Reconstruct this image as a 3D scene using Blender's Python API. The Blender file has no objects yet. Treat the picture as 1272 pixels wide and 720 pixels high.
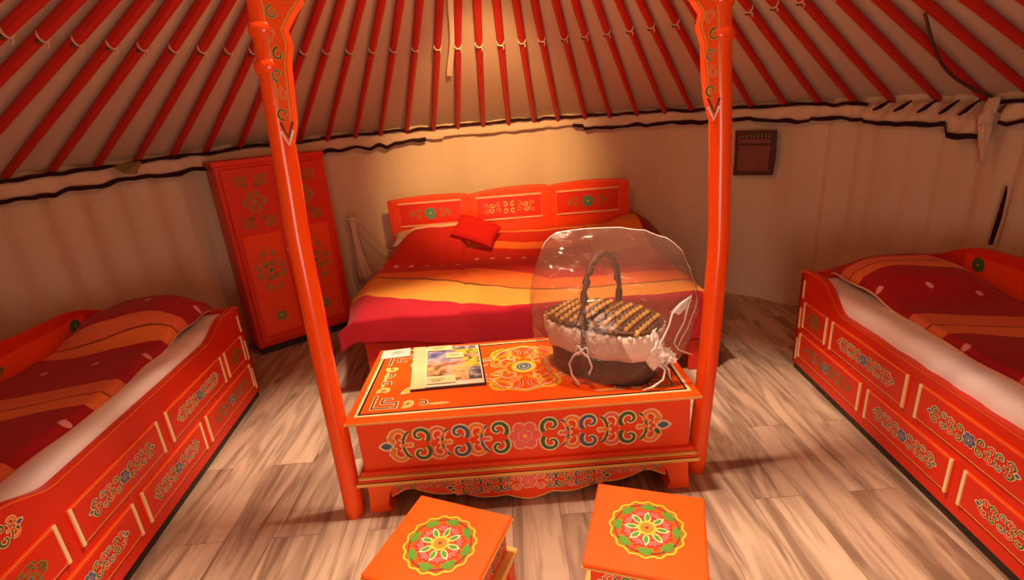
import bpy, math, random
from mathutils import Vector, Matrix
from mathutils import noise as mnoise
PI=math.pi; R=math.radians
rnd=random.Random(7)
col=bpy.context.scene.collection
scene=bpy.context.scene

# ------------------------------------------------------------------ materials
MAT={}
def newmat(name):
    m=bpy.data.materials.new(name); m.use_nodes=True; MAT[name]=m
    nt=m.node_tree; b=nt.nodes['Principled BSDF']; return m,nt,b
def N(nt,t,**kw):
    n=nt.nodes.new(t)
    for k,v in kw.items(): setattr(n,k,v)
    return n
def paint(name,rgb,rough=.45,spec=.5,vary=.12,scale=6,bump=0.0,metal=0,coat=0):
    m,nt,b=newmat(name)
    tc=N(nt,'ShaderNodeTexCoord'); no=N(nt,'ShaderNodeTexNoise'); no.inputs['Scale'].default_value=scale; no.inputs['Detail'].default_value=4
    nt.links.new(tc.outputs['Object'],no.inputs['Vector'])
    mx=N(nt,'ShaderNodeMix',data_type='RGBA')
    mx.inputs[6].default_value=(*[c*(1-vary) for c in rgb],1); mx.inputs[7].default_value=(*[min(1,c*(1+vary)) for c in rgb],1)
    nt.links.new(no.outputs['Fac'],mx.inputs[0]); nt.links.new(mx.outputs[2],b.inputs['Base Color'])
    b.inputs['Roughness'].default_value=rough; b.inputs['Specular IOR Level'].default_value=spec; b.inputs['Metallic'].default_value=metal
    b.inputs['Coat Weight'].default_value=coat; b.inputs['Coat Roughness'].default_value=.12
    if bump:
        bp=N(nt,'ShaderNodeBump'); bp.inputs['Strength'].default_value=bump; bp.inputs['Distance'].default_value=.004
        n2=N(nt,'ShaderNodeTexNoise'); n2.inputs['Scale'].default_value=scale*12; n2.inputs['Detail'].default_value=3
        nt.links.new(tc.outputs['Object'],n2.inputs['Vector']); nt.links.new(n2.outputs['Fac'],bp.inputs['Height']); nt.links.new(bp.outputs[0],b.inputs['Normal'])
    return m
paint('orange',(.95,.100,.004),.34,.5,.07,3)
paint('orange_red',(.84,.060,.005),.42,.4,.10,3)
paint('orange_deep',(.66,.026,.005),.4,.4,.10,3)  # redder orange: how light falls on the beds is put into the colour
paint('pole_orange',(.92,.085,.004),.22,.6,.08,2)
paint('roof_red',(.52,.020,.012),.55,.3,.15,5)
paint('gold',(.75,.42,.10),.35,.5,.1,9)
paint('cream',(.86,.68,.36),.45,.4,.06,9)
paint('cream_pink',(.85,.45,.28),.45,.4,.06,9)
paint('black_line',(.02,.012,.008),.4,.5,.1)
paint('p_green',(.055,.14,.035),.45,.4,.1)
paint('p_leaf',(.10,.28,.02),.45,.4,.1)
paint('p_blue',(.07,.13,.22),.45,.4,.1)
paint('p_teal',(.10,.25,.17),.45,.4,.1)
paint('p_pink',(.85,.13,.10),.45,.4,.1)
paint('p_red',(.62,.015,.012),.45,.4,.1)
paint('p_orange',(.9,.22,.02),.45,.4,.1)
paint('p_yellow',(.95,.50,.03),.45,.4,.08)
paint('p_brown',(.18,.05,.02),.5,.3,.1)
paint('p_olive',(.22,.17,.05),.5,.3,.1)
paint('p_dim_gold',(.42,.20,.05),.5,.3,.1)
paint('p_white',(.85,.75,.62),.45,.4,.06)
paint('fabric_roof',(.60,.47,.37),.9,.1,.09,3,.15)
paint('fabric_valance',(.66,.50,.36),.9,.1,.10,4,.2)
paint('trim_dark',(.028,.006,.008),.85,.2,.2)
paint('rope_dark',(.10,.05,.03),.8,.2,.2,20)
paint('rope_pale',(.55,.40,.30),.8,.2,.2,20)
paint('sheet',(.92,.86,.82),.75,.2,.05,5,.1)
paint('cushion_red',(.60,.015,.012),.8,.2,.10,8,.2)
paint('pillow',(.75,.58,.36),.8,.2,.06,6,.1)
paint('wicker_dark',(.045,.018,.010),.5,.4,.35,30,.6)
paint('wicker_brown',(.14,.055,.018),.4,.5,.35,40,.5)
paint('wicker_gold',(.62,.33,.055),.38,.5,.35,25,.5)
paint('liner',(.82,.66,.55),.85,.2,.06,8,.2)
paint('ribbon_white',(.85,.80,.72),.3,.6,.04,8)
paint('vent_dark',(.07,.018,.012),.55,.4,.2,8)
paint('vent_mid',(.17,.055,.04),.5,.4,.2,8)
paint('bed_inner',(.30,.02,.01),.7,.2,.1)
paint('paper',(.85,.70,.52),.6,.3,.05,30)
paint('cover_dark',(.03,.012,.012),.4,.5,.1)
paint('cover_cream',(.80,.62,.30),.5,.4,.08,20)

def collage(name,c1,c2,c3,scale):
    m,nt,b=newmat(name)
    tc=N(nt,'ShaderNodeTexCoord'); no=N(nt,'ShaderNodeTexNoise'); no.inputs['Scale'].default_value=scale; no.inputs['Detail'].default_value=5
    nt.links.new(tc.outputs['Object'],no.inputs['Vector'])
    r=N(nt,'ShaderNodeValToRGB'); r.color_ramp.elements[0].position=.38; r.color_ramp.elements[0].color=(*c1,1)
    r.color_ramp.elements[1].position=.62; r.color_ramp.elements[1].color=(*c3,1); e=r.color_ramp.elements.new(.5); e.color=(*c2,1)
    nt.links.new(no.outputs['Fac'],r.inputs[0]); nt.links.new(r.outputs[0],b.inputs['Base Color']); b.inputs['Roughness'].default_value=.3
collage('photo_warm',(.20,.14,.03),(.75,.35,.18),(.80,.45,.10),26)
collage('photo_hills',(.22,.08,.05),(.62,.30,.20),(.75,.45,.30),18)
collage('photo_sky',(.10,.11,.28),(.30,.28,.40),(.65,.48,.45),14)
collage('photo_green',(.12,.16,.03),(.55,.45,.05),(.85,.50,.05),30)
collage('photo_slate',(.05,.06,.08),(.16,.16,.17),(.45,.38,.30),30)

# planks
def floor_mat():
    m,nt,b=newmat('laminate_floor')
    tc=N(nt,'ShaderNodeTexCoord'); mp=N(nt,'ShaderNodeMapping'); mp.inputs['Rotation'].default_value=(0,0,R(90)); mp.inputs['Location'].default_value=(.35,.07,0)
    nt.links.new(tc.outputs['Object'],mp.inputs[0])
    def brick(c1,c2,mort):
        br=N(nt,'ShaderNodeTexBrick'); br.offset=.37; br.inputs['Scale'].default_value=1
        br.inputs['Brick Width'].default_value=1.25; br.inputs['Row Height'].default_value=.19; br.inputs['Mortar Size'].default_value=.0012
        br.inputs['Color1'].default_value=c1; br.inputs['Color2'].default_value=c2; br.inputs['Mortar'].default_value=mort
        nt.links.new(mp.outputs[0],br.inputs['Vector']); return br
    br=brick((.37,.255,.175,1),(.56,.43,.31,1),(.17,.11,.07,1))
    bw=brick((0,0,0,1),(1,1,1,1),(.5,.5,.5,1))
    # grain stretched along the plank, shifted plank by plank
    off=N(nt,'ShaderNodeVectorMath',operation='MULTIPLY_ADD'); off.inputs[1].default_value=(7,3,11)
    nt.links.new(bw.outputs['Color'],off.inputs[0]); nt.links.new(mp.outputs[0],off.inputs[2])
    st=N(nt,'ShaderNodeVectorMath',operation='MULTIPLY'); st.inputs[1].default_value=(1.3,12,1); nt.links.new(off.outputs[0],st.inputs[0])
    no=N(nt,'ShaderNodeTexNoise'); no.inputs['Scale'].default_value=1.4; no.inputs['Detail'].default_value=7; no.inputs['Distortion'].default_value=1.2
    nt.links.new(st.outputs[0],no.inputs['Vector'])
    rp=N(nt,'ShaderNodeValToRGB'); e=rp.color_ramp.elements; e[0].position=.34; e[0].color=(.44,.36,.32,1); e[1].position=.58; e[1].color=(1.08,1.05,1.02,1)
    nt.links.new(no.outputs['Fac'],rp.inputs[0])
    mu=N(nt,'ShaderNodeMix',data_type='RGBA',blend_type='MULTIPLY'); mu.inputs[0].default_value=.9
    nt.links.new(br.outputs['Color'],mu.inputs[6]); nt.links.new(rp.outputs[0],mu.inputs[7])
    # knots
    st2=N(nt,'ShaderNodeVectorMath',operation='MULTIPLY'); st2.inputs[1].default_value=(1.6,4.5,1); nt.links.new(off.outputs[0],st2.inputs[0])
    vo=N(nt,'ShaderNodeTexVoronoi'); vo.inputs['Scale'].default_value=1.1; nt.links.new(st2.outputs[0],vo.inputs['Vector'])
    kr=N(nt,'ShaderNodeValToRGB'); e=kr.color_ramp.elements; e[0].position=.03; e[0].color=(.28,.17,.12,1); e[1].position=.11; e[1].color=(1,1,1,1)
    nt.links.new(vo.outputs['Distance'],kr.inputs[0])
    mk=N(nt,'ShaderNodeMix',data_type='RGBA',blend_type='MULTIPLY'); mk.inputs[0].default_value=.8
    nt.links.new(mu.outputs[2],mk.inputs[6]); nt.links.new(kr.outputs[0],mk.inputs[7])
    nt.links.new(mk.outputs[2],b.inputs['Base Color']); b.inputs['Roughness'].default_value=.42; b.inputs['Specular IOR Level'].default_value=.35
floor_mat()

def wall_mat():
    m,nt,b=newmat('wall_cloth')
    tc=N(nt,'ShaderNodeTexCoord')
    sp=N(nt,'ShaderNodeVectorMath',operation='MULTIPLY'); sp.inputs[1].default_value=(1,1,.22); nt.links.new(tc.outputs['Object'],sp.inputs[0])
    no=N(nt,'ShaderNodeTexNoise'); no.inputs['Scale'].default_value=2.6; no.inputs['Detail'].default_value=5; nt.links.new(sp.outputs[0],no.inputs['Vector'])
    mx=N(nt,'ShaderNodeMix',data_type='RGBA'); mx.inputs[6].default_value=(.54,.41,.29,1); mx.inputs[7].default_value=(.74,.60,.44,1)
    nt.links.new(no.outputs['Fac'],mx.inputs[0]); nt.links.new(mx.outputs[2],b.inputs['Base Color']); b.inputs['Roughness'].default_value=.92; b.inputs['Specular IOR Level'].default_value=.1
    bp=N(nt,'ShaderNodeBump'); bp.inputs['Strength'].default_value=.3; bp.inputs['Distance'].default_value=.03
    sp2=N(nt,'ShaderNodeVectorMath',operation='MULTIPLY'); sp2.inputs[1].default_value=(1,1,.08); nt.links.new(tc.outputs['Object'],sp2.inputs[0])
    n2=N(nt,'ShaderNodeTexNoise'); n2.inputs['Scale'].default_value=9; nt.links.new(sp2.outputs[0],n2.inputs['Vector']); nt.links.new(n2.outputs['Fac'],bp.inputs['Height']); nt.links.new(bp.outputs[0],b.inputs['Normal'])
wall_mat()

def stripe_mat(name,bands,base,dots,dot_pitch=.13,dot_r=.016,dotcol=(.85,.45,.35)):
    """cloth woven in bands: bands [(v0,v1,rgb)] along UV.y in metres, dots = list of v rows"""
    m,nt,b=newmat(name)
    uv=N(nt,'ShaderNodeUVMap'); sx=N(nt,'ShaderNodeSeparateXYZ'); nt.links.new(uv.outputs[0],sx.inputs[0])
    no=N(nt,'ShaderNodeTexNoise'); no.inputs['Scale'].default_value=9; no.inputs['Detail'].default_value=3; nt.links.new(uv.outputs[0],no.inputs['Vector'])
    wv=N(nt,'ShaderNodeMath',operation='MULTIPLY_ADD'); wv.inputs[1].default_value=.018; nt.links.new(no.outputs['Fac'],wv.inputs[0]); nt.links.new(sx.outputs[1],wv.inputs[2])
    v=wv.outputs[0]
    cur=None
    mx0=N(nt,'ShaderNodeMix',data_type='RGBA'); mx0.inputs[6].default_value=(*[c*.82 for c in base],1); mx0.inputs[7].default_value=(*[c*1.15 for c in base],1)
    nt.links.new(no.outputs['Fac'],mx0.inputs[0]); cur=mx0.outputs[2]
    for v0,v1,rgb in bands:
        a=N(nt,'ShaderNodeMath',operation='SUBTRACT'); nt.links.new(v,a.inputs[0]); a.inputs[1].default_value=(v0+v1)/2+.009
        ab=N(nt,'ShaderNodeMath',operation='ABSOLUTE'); nt.links.new(a.outputs[0],ab.inputs[0])
        lt=N(nt,'ShaderNodeMath',operation='LESS_THAN'); nt.links.new(ab.outputs[0],lt.inputs[0]); lt.inputs[1].default_value=(v1-v0)/2
        mx=N(nt,'ShaderNodeMix',data_type='RGBA'); nt.links.new(lt.outputs[0],mx.inputs[0]); nt.links.new(cur,mx.inputs[6]); mx.inputs[7].default_value=(*rgb,1); cur=mx.outputs[2]
    for dv in dots:
        md=N(nt,'ShaderNodeMath',operation='PINGPONG'); nt.links.new(sx.outputs[0],md.inputs[0]); md.inputs[1].default_value=dot_pitch/2
        a=N(nt,'ShaderNodeMath',operation='SUBTRACT'); nt.links.new(sx.outputs[1],a.inputs[0]); a.inputs[1].default_value=dv
        p1=N(nt,'ShaderNodeMath',operation='POWER'); nt.links.new(md.outputs[0],p1.inputs[0]); p1.inputs[1].default_value=2
        p2=N(nt,'ShaderNodeMath',operation='MULTIPLY'); nt.links.new(a.outputs[0],p2.inputs[0]); nt.links.new(a.outputs[0],p2.inputs[1])
        ad=N(nt,'ShaderNodeMath',operation='ADD'); nt.links.new(p1.outputs[0],ad.inputs[0]); nt.links.new(p2.outputs[0],ad.inputs[1])
        lt=N(nt,'ShaderNodeMath',operation='LESS_THAN'); nt.links.new(ad.outputs[0],lt.inputs[0]); lt.inputs[1].default_value=dot_r**2
        mx=N(nt,'ShaderNodeMix',data_type='RGBA'); nt.links.new(lt.outputs[0],mx.inputs[0]); nt.links.new(cur,mx.inputs[6]); mx.inputs[7].default_value=(*dotcol,1); cur=mx.outputs[2]
    nt.links.new(cur,b.inputs['Base Color']); b.inputs['Roughness'].default_value=.75; b.inputs['Specular IOR Level'].default_value=.2
    b.inputs['Sheen Weight'].default_value=.1
    bp=N(nt,'ShaderNodeBump'); bp.inputs['Strength'].default_value=.25; bp.inputs['Distance'].default_value=.01
    n2=N(nt,'ShaderNodeTexNoise'); n2.inputs['Scale'].default_value=22; nt.links.new(uv.outputs[0],n2.inputs['Vector']); nt.links.new(n2.outputs['Fac'],bp.inputs['Height']); nt.links.new(bp.outputs[0],b.inputs['Normal'])
    return m
CRIM=(.42,.008,.018); REDC=(.60,.025,.012); YEL=(.78,.30,.035); ORG=(.85,.16,.012); SALM=(.75,.17,.06)
stripe_mat('duvet_cloth',[(-9,0,CRIM),(0,.385,YEL),(.385,.415,(.22,.07,.01)),(.415,.62,ORG),(1.01,1.11,(.85,.20,.03)),(1.30,1.38,(.85,.33,.05)),(3,5,(.75,.27,.03)),(6,8,(.30,.008,.012))],REDC,[.84,1.46],.115,.018)
stripe_mat('duvet_cloth_side',[(.35,.43,SALM),(.43,.44,(.30,.05,.01)),(.44,.52,(.80,.20,.04)),(.88,.99,SALM),(.99,1.0,(.30,.05,.01)),(1.0,1.09,(.80,.20,.04)),(1.43,1.55,SALM)],(.40,.008,.012),[.20,.66,1.2],.19,.014,(.80,.35,.35))

def film_mat():
    m,nt,b=newmat('clear_film')
    nt.nodes.remove(b); out=nt.nodes['Material Output']
    tr=N(nt,'ShaderNodeBsdfTransparent'); tr.inputs[0].default_value=(.86,.82,.79,1)
    gl=N(nt,'ShaderNodeBsdfGlossy'); gl.inputs['Roughness'].default_value=.06
    df=N(nt,'ShaderNodeBsdfDiffuse'); df.inputs[0].default_value=(.62,.40,.30,1)
    fr=N(nt,'ShaderNodeLayerWeight'); fr.inputs[0].default_value=.5; pw=N(nt,'ShaderNodeMath',operation='POWER'); pw.inputs[1].default_value=3.2; sc_=N(nt,'ShaderNodeMath',operation='MULTIPLY_ADD'); sc_.inputs[1].default_value=.34; sc_.inputs[2].default_value=.045; nt.links.new(fr.outputs['Facing'],pw.inputs[0]); nt.links.new(pw.outputs[0],sc_.inputs[0])
    tc=N(nt,'ShaderNodeTexCoord'); no=N(nt,'ShaderNodeTexNoise'); no.inputs['Scale'].default_value=7; no.inputs['Detail'].default_value=4; no.inputs['Distortion'].default_value=1.5
    nt.links.new(tc.outputs['Object'],no.inputs['Vector'])
    bp=N(nt,'ShaderNodeBump'); bp.inputs['Strength'].default_value=.9; bp.inputs['Distance'].default_value=.04; nt.links.new(no.outputs['Fac'],bp.inputs['Height'])
    nt.links.new(bp.outputs[0],gl.inputs['Normal']); nt.links.new(bp.outputs[0],fr.inputs['Normal'])
    m1=N(nt,'ShaderNodeMixShader'); m1.inputs[0].default_value=.11; nt.links.new(tr.outputs[0],m1.inputs[1]); nt.links.new(df.outputs[0],m1.inputs[2])
    m2=N(nt,'ShaderNodeMixShader'); nt.links.new(sc_.outputs[0],m2.inputs[0]); nt.links.new(m1.outputs[0],m2.inputs[1]); nt.links.new(gl.outputs[0],m2.inputs[2])
    nt.links.new(m2.outputs[0],out.inputs[0])
film_mat()
m,nt,b=newmat('lamp_glow'); b.inputs['Emission Color'].default_value=(1,.7,.4,1); b.inputs['Emission Strength'].default_value=6; b.inputs['Base Color'].default_value=(.9,.8,.6,1)
m,nt,b=newmat('film_fold'); b.inputs['Base Color'].default_value=(.9,.8,.72,1); b.inputs['Roughness'].default_value=.15; b.inputs['Specular IOR Level'].default_value=.9; b.inputs['Alpha'].default_value=.92  # whitish film: highlights along its folds are put into the colour
tc=N(nt,'ShaderNodeTexCoord'); no=N(nt,'ShaderNodeTexNoise'); no.inputs['Scale'].default_value=40; nt.links.new(tc.outputs['Object'],no.inputs['Vector'])
bp=N(nt,'ShaderNodeBump'); bp.inputs['Strength'].default_value=.8; bp.inputs['Distance'].default_value=.01; nt.links.new(no.outputs['Fac'],bp.inputs['Height']); nt.links.new(bp.outputs[0],b.inputs['Normal'])

# ------------------------------------------------------------------ mesh builder
class MB:
    def __init__(s): s.v=[]; s.f=[]; s.m=[]; s.mats=[]; s.uv={}
    def mi(s,mat):
        if mat not in s.mats: s.mats.append(mat)
        return s.mats.index(mat)
    def add(s,vs,fs,mat):
        o=len(s.v); s.v+= [tuple(x) for x in vs]; k=s.mi(mat)
        for f in fs: s.f.append([i+o for i in f]); s.m.append(k)
    def box(s,a,b,mat,M=None,bev=0):
        x0,y0,z0=a; x1,y1,z1=b
        if bev>0:
            # chamfered box
            c=min(bev,(x1-x0)*.45,(y1-y0)*.45,(z1-z0)*.45)
            vs=[];idx={}
            for sx in (0,1):
                for sy in (0,1):
                    for sz in (0,1):
                        X=(x0,x1)[sx];Y=(y0,y1)[sy];Z=(z0,z1)[sz]; dx=c*(1-2*sx);dy=c*(1-2*sy);dz=c*(1-2*sz)
                        for k,p in enumerate(((X,Y+dy,Z+dz),(X+dx,Y,Z+dz),(X+dx,Y+dy,Z))):
                            idx[(sx,sy,sz,k)]=len(vs); vs.append(p)
            fs=[]
            q=lambda *t:[idx[i] for i in t]
            for sx in (0,1): fs.append(q((sx,0,0,0),(sx,1,0,0),(sx,1,1,0),(sx,0,1,0)))
            for sy in (0,1): fs.append(q((0,sy,0,1),(1,sy,0,1),(1,sy,1,1),(0,sy,1,1)))
            for sz in (0,1): fs.append(q((0,0,sz,2),(1,0,sz,2),(1,1,sz,2),(0,1,sz,2)))
            for sy in (0,1):
                for sz in (0,1): fs.append(q((0,sy,sz,1),(1,sy,sz,1),(1,sy,sz,2),(0,sy,sz,2)))
            for sx in (0,1):
                for sz in (0,1): fs.append(q((sx,0,sz,0),(sx,1,sz,0),(sx,1,sz,2),(sx,0,sz,2)))
            for sx in (0,1):
                for sy in (0,1): fs.append(q((sx,sy,0,0),(sx,sy,1,0),(sx,sy,1,1),(sx,sy,0,1)))
            for sx in (0,1):
                for sy in (0,1):
                    for sz in (0,1): fs.append(q((sx,sy,sz,0),(sx,sy,sz,1),(sx,sy,sz,2)))
        else:
            vs=[(x0,y0,z0),(x1,y0,z0),(x1,y1,z0),(x0,y1,z0),(x0,y0,z1),(x1,y0,z1),(x1,y1,z1),(x0,y1,z1)]
            fs=[(0,3,2,1),(4,5,6,7),(0,1,5,4),(1,2,6,5),(2,3,7,6),(3,0,4,7)]
        if M is not None: vs=[M@Vector(p) for p in vs]
        s.add(vs,fs,mat)
    def prism(s,poly,fr,h0,h1,mat):
        """poly in the (u,v) plane of frame fr, extruded along its normal from h0 to h1"""
        n=len(poly); vs=[fr(u,v,h0) for u,v in poly]+[fr(u,v,h1) for u,v in poly]
        fs=[list(range(n))[::-1],[i+n for i in range(n)]]+[(i,(i+1)%n,(i+1)%n+n,i+n) for i in range(n)]
        s.add(vs,fs,mat)
    def strip(s,top,bot,fr,h0,h1,mat):
        """solid between two polylines of equal length (top, bottom) in the frame's plane"""
        n=len(top); vs=[]
        for p,h in ((top,h1),(bot,h1),(top,h0),(bot,h0)): vs+=[fr(u,v,h) for u,v in p]
        fs=[]
        for i in range(n-1):
            fs+=[(i,i+1,n+i+1,n+i),(2*n+i,3*n+i,3*n+i+1,2*n+i+1),(i,2*n+i,2*n+i+1,i+1),(n+i,n+i+1,3*n+i+1,3*n+i)]
        fs+=[(0,n,3*n,2*n),(n-1,3*n-1,4*n-1,2*n-1)]
        s.add(vs,fs,mat)
    def tube(s,pts,r,mat,n=10,caps=True,flat=1.0):
        pts=[Vector(p) for p in pts]; m=len(pts); rs=r if isinstance(r,(list,tuple)) else [r]*m
        vs=[];pu=None
        for i,p in enumerate(pts):
            t=(pts[min(i+1,m-1)]-pts[max(i-1,0)]).normalized()
            if pu is None:
                a=Vector((0,0,1)) if abs(t.z)<.9 else Vector((1,0,0)); u=t.cross(a).normalized()
            else: u=(pu-t*pu.dot(t)).normalized()
            pu=u; w=t.cross(u)
            for k in range(n):
                a=2*PI*k/n; vs.append(p+(u*math.cos(a)+w*math.sin(a)*flat)*rs[i])
        fs=[(i*n+k,i*n+(k+1)%n,(i+1)*n+(k+1)%n,(i+1)*n+k) for i in range(m-1) for k in range(n)]
        if caps: fs+=[tuple(range(n))[::-1],tuple((m-1)*n+k for k in range(n))]
        s.add(vs,fs,mat)
    def lathe(s,prof,mat,n=20,c=(0,0)):
        vs=[(c[0]+r*math.cos(2*PI*k/n),c[1]+r*math.sin(2*PI*k/n),z) for r,z in prof for k in range(n)]; m=len(prof)
        fs=[(i*n+k,i*n+(k+1)%n,(i+1)*n+(k+1)%n,(i+1)*n+k) for i in range(m-1) for k in range(n)]+[tuple(range(n))[::-1],tuple((m-1)*n+k for k in range(n))]
        s.add(vs,fs,mat)
    # flat painted marks in a frame
    def poly2(s,pts,fr,h,mat):
        h+=(len(s.f)%97)*3.1e-6; s.add([fr(u,v,h) for u,v in pts],[list(range(len(pts)))],mat)
    def fan(s,c,pts,fr,h,mat):
        n=len(pts); s.add([fr(c[0],c[1],h)]+[fr(u,v,h) for u,v in pts],[(0,1+i,1+(i+1)%n) for i in range(n)],mat)
    def line(s,pts,w,fr,h,mat,closed=False,taper=0):
        m=len(pts); vs=[]; h+=(len(s.f)%97)*3.1e-6
        for i,(x,y) in enumerate(pts):
            if closed: a=pts[(i-1)%m]; b=pts[(i+1)%m]
            else: a=pts[max(i-1,0)]; b=pts[min(i+1,m-1)]
            dx,dy=b[0]-a[0],b[1]-a[1]; L=math.hypot(dx,dy) or 1; nx,ny=-dy/L,dx/L
            ww=w/2*(1-taper*i/(m-1))
            vs+=[fr(x+nx*ww,y+ny*ww,h),fr(x-nx*ww,y-ny*ww,h)]
        q=m if closed else m-1
        s.add(vs,[(2*i,2*i+1,2*((i+1)%m)+1,2*((i+1)%m)) for i in range(q)],mat)
    def build(s,name,parent=None,smooth=False,loc=None):
        me=bpy.data.meshes.new(name); me.from_pydata(s.v,[],s.f)
        for n_ in s.mats: me.materials.append(MAT[n_])
        me.polygons.foreach_set('material_index',s.m)
        if smooth: me.polygons.foreach_set('use_smooth',[True]*len(s.f))
        me.update()
        o=bpy.data.objects.new(name,me); col.objects.link(o)
        if parent: o.parent=parent
        if loc: o.location=loc
        return o
def frame(o,u,v,n):
    o,u,v,n=Vector(o),Vector(u).normalized(),Vector(v).normalized(),Vector(n).normalized()
    def f(a,b,h=0): return o+u*a+v*b+n*h
    f.o=o;f.u=u;f.v=v;f.n=n
    return f
def shift(fr,a,b,s=1.0,rot=0,mirror=1):
    c,sn=math.cos(rot),math.sin(rot)
    def f(x,y,h=0):
        x*=s*mirror; y*=s
        return fr(a+x*c-y*sn,b+x*sn+y*c,h)
    return f
def tag(o,label,cat,group=None):
    o['label']=label; o['category']=cat
    if group: o['group']=group
    return o
def thing(name,label,cat,loc=(0,0,0),rz=0,group=None):
    o=bpy.data.objects.new(name,None); col.objects.link(o); o.location=loc; o.rotation_euler=(0,0,rz); o.empty_display_size=.1
    return tag(o,label,cat,group)

# ------------------------------------------------------------------ painted ornament
H1,H2,H3,H4=.0007,.0013,.0019,.0025
def spiral(cx,cy,r,a0,turns,sgn=1,r1=.18,n=18):
    return [(cx+(r+(r*r1-r)*i/(n-1))*math.cos(a0+sgn*2*PI*turns*i/(n-1)),cy+(r+(r*r1-r)*i/(n-1))*math.sin(a0+sgn*2*PI*turns*i/(n-1))) for i in range(n)]
def curl(mb,fr,cx,cy,r,a0,turns,sgn,colr,out='cream',w=None):
    w=w or r*.42
    p=spiral(cx,cy,r,a0,turns,sgn)
    mb.line(p,w*1.75,fr,H1,out,taper=.35); mb.line(p,w,fr,H2,colr,taper=.55)
def leaf(mb,fr,cx,cy,L,W,ang,colr,out='cream'):
    def sh(k):
        pts=[]
        for i in range(12):
            t=i/11; pts.append((L*k*t-L*(k-1)/2,W*k*math.sin(PI*t)**.8*.5))
        for i in range(10,0,-1):
            t=i/11; pts.append((L*k*t-L*(k-1)/2,-W*k*math.sin(PI*t)**.8*.5))
        c,s_=math.cos(ang),math.sin(ang)
        return [(cx+x*c-y*s_,cy+x*s_+y*c) for x,y in pts]
    mb.poly2(sh(1.28),fr,H1,out); mb.poly2(sh(.85),fr,H2,colr)
def disc(mb,fr,cx,cy,r,h,mat,n=16): mb.poly2([(cx+r*math.cos(2*PI*i/n),cy+r*math.sin(2*PI*i/n)) for i in range(n)],fr,h,mat)
def flower(mb,fr,cx,cy,r,colr='p_pink',n=6,out='cream_pink'):
    for ring,(rr,h) in enumerate(((r,H2),(r*.45,H4))):
        for k in range(n):
            a=2*PI*k/n+(PI/n if ring else 0)
            disc(mb,fr,cx+rr*.62*math.cos(a),cy+rr*.62*math.sin(a),rr*.44,h,out,12)
        for k in range(n):
            a=2*PI*k/n+(PI/n if ring else 0)
            disc(mb,fr,cx+rr*.62*math.cos(a),cy+rr*.62*math.sin(a),rr*.34,h+.0003,colr,12)
    disc(mb,fr,cx,cy,r*.13,H4+.0006,'p_yellow')
def scroll_band(mb,fr,L,Hh,cols=('p_green','p_orange','p_blue','p_pink','p_green','p_orange'),fl='p_pink',out='cream',centre=True):
    """a symmetric band of paired curls about a centre flower, ends in leaf tips"""
    half=L/2; r=Hh/4
    x=Hh*.42 if centre else 0
    if centre: flower(mb,fr,0,0,Hh*.42,fl)
    n=max(2,int(round((half-x-Hh*.25)/(Hh*.52)))); step=(half-x-Hh*.25)/n
    for sx in (1,-1):
        g=shift(fr,0,0,1,0,sx)
        for k in range(n):
            c=cols[k%len(cols)]; cx=x+step*(k+.5); sg=-1 if k%2==0 else 1
            for sy in (1,-1):
                curl(mb,g,cx,sy*Hh*.25,r*1.02,(PI*1.25 if sg<0 else PI*1.75)*sy,.95,sg*sy,c,out)
            if k%2==1:
                arc=[(cx-step*.62+step*.50*math.cos(a_),Hh*.40*math.sin(a_)) for a_ in [-1.25+2.5*q_/14 for q_ in range(15)]]
                mb.line(arc,Hh*.115,g,H1,out); mb.line(arc,Hh*.065,g,H2,cols[(k+1)%len(cols)])
            if k%2==1: leaf(mb,g,cx-step*.5,0,step*.55,Hh*.14,0,cols[(k+2)%len(cols)],out)
            else: disc(mb,g,cx+step*.5,0,Hh*.09,H1,out,10); disc(mb,g,cx+step*.5,0,Hh*.05,H2,cols[(k+3)%len(cols)],10)
        xe=x+step*n
        leaf(mb,g,xe-Hh*.05,0,Hh*.34,Hh*.22,0,'p_blue',out)
        for sy in (1,-1): leaf(mb,g,xe-Hh*.12,sy*Hh*.08,Hh*.26,Hh*.14,sy*.8,'p_green',out)
def meander(mb,fr,s,w,colr,out):
    """a corner key: squared spiral, corner at origin, arms towards +u and +v"""
    P=[(0,1),(0,0),(1,0),(1,.38),(.36,.38),(.36,.72),(.7,.72)]
    P=[(a*s,b*s) for a,b in P]; dense=[]
    for i in range(len(P)-1):
        a,b=P[i],P[i+1]; dx,dy=b[0]-a[0],b[1]-a[1]; L=math.hypot(dx,dy); nx,ny=-dy/L,dx/L; ex,ey=dx/L,dy/L
        for ww,h,mt in ((w*1.8,H1,out),(w,H2,colr)):
            q=ww/2
            mb.poly2([(a[0]-ex*q+nx*q,a[1]-ey*q+ny*q),(a[0]-ex*q-nx*q,a[1]-ey*q-ny*q),(b[0]+ex*q-nx*q,b[1]+ey*q-ny*q),(b[0]+ex*q+nx*q,b[1]+ey*q+ny*q)],fr,h+i*.00003,mt)
def corner_orn(mb,fr,s,w,c1,c2,out):
    meander(mb,fr,s*.38,w,c1,out)
    for m_ in (0,1):
        g=fr if m_==0 else (lambda a,b,h=0:fr(b,a,h))
        curl(mb,g,s*.55,s*.10,s*.11,-PI*.7,1.0,1,c2,out,w*1.3)
        curl(mb,g,s*.80,s*.06,s*.09,PI*.7,.9,-1,c1,out,w*1.2)
        leaf(mb,g,s*.92,s*.03,s*.28,s*.05,0,c2,out)
    leaf(mb,fr,s*.42,s*.42,s*.26,s*.13,PI/4,c2,out)
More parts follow.
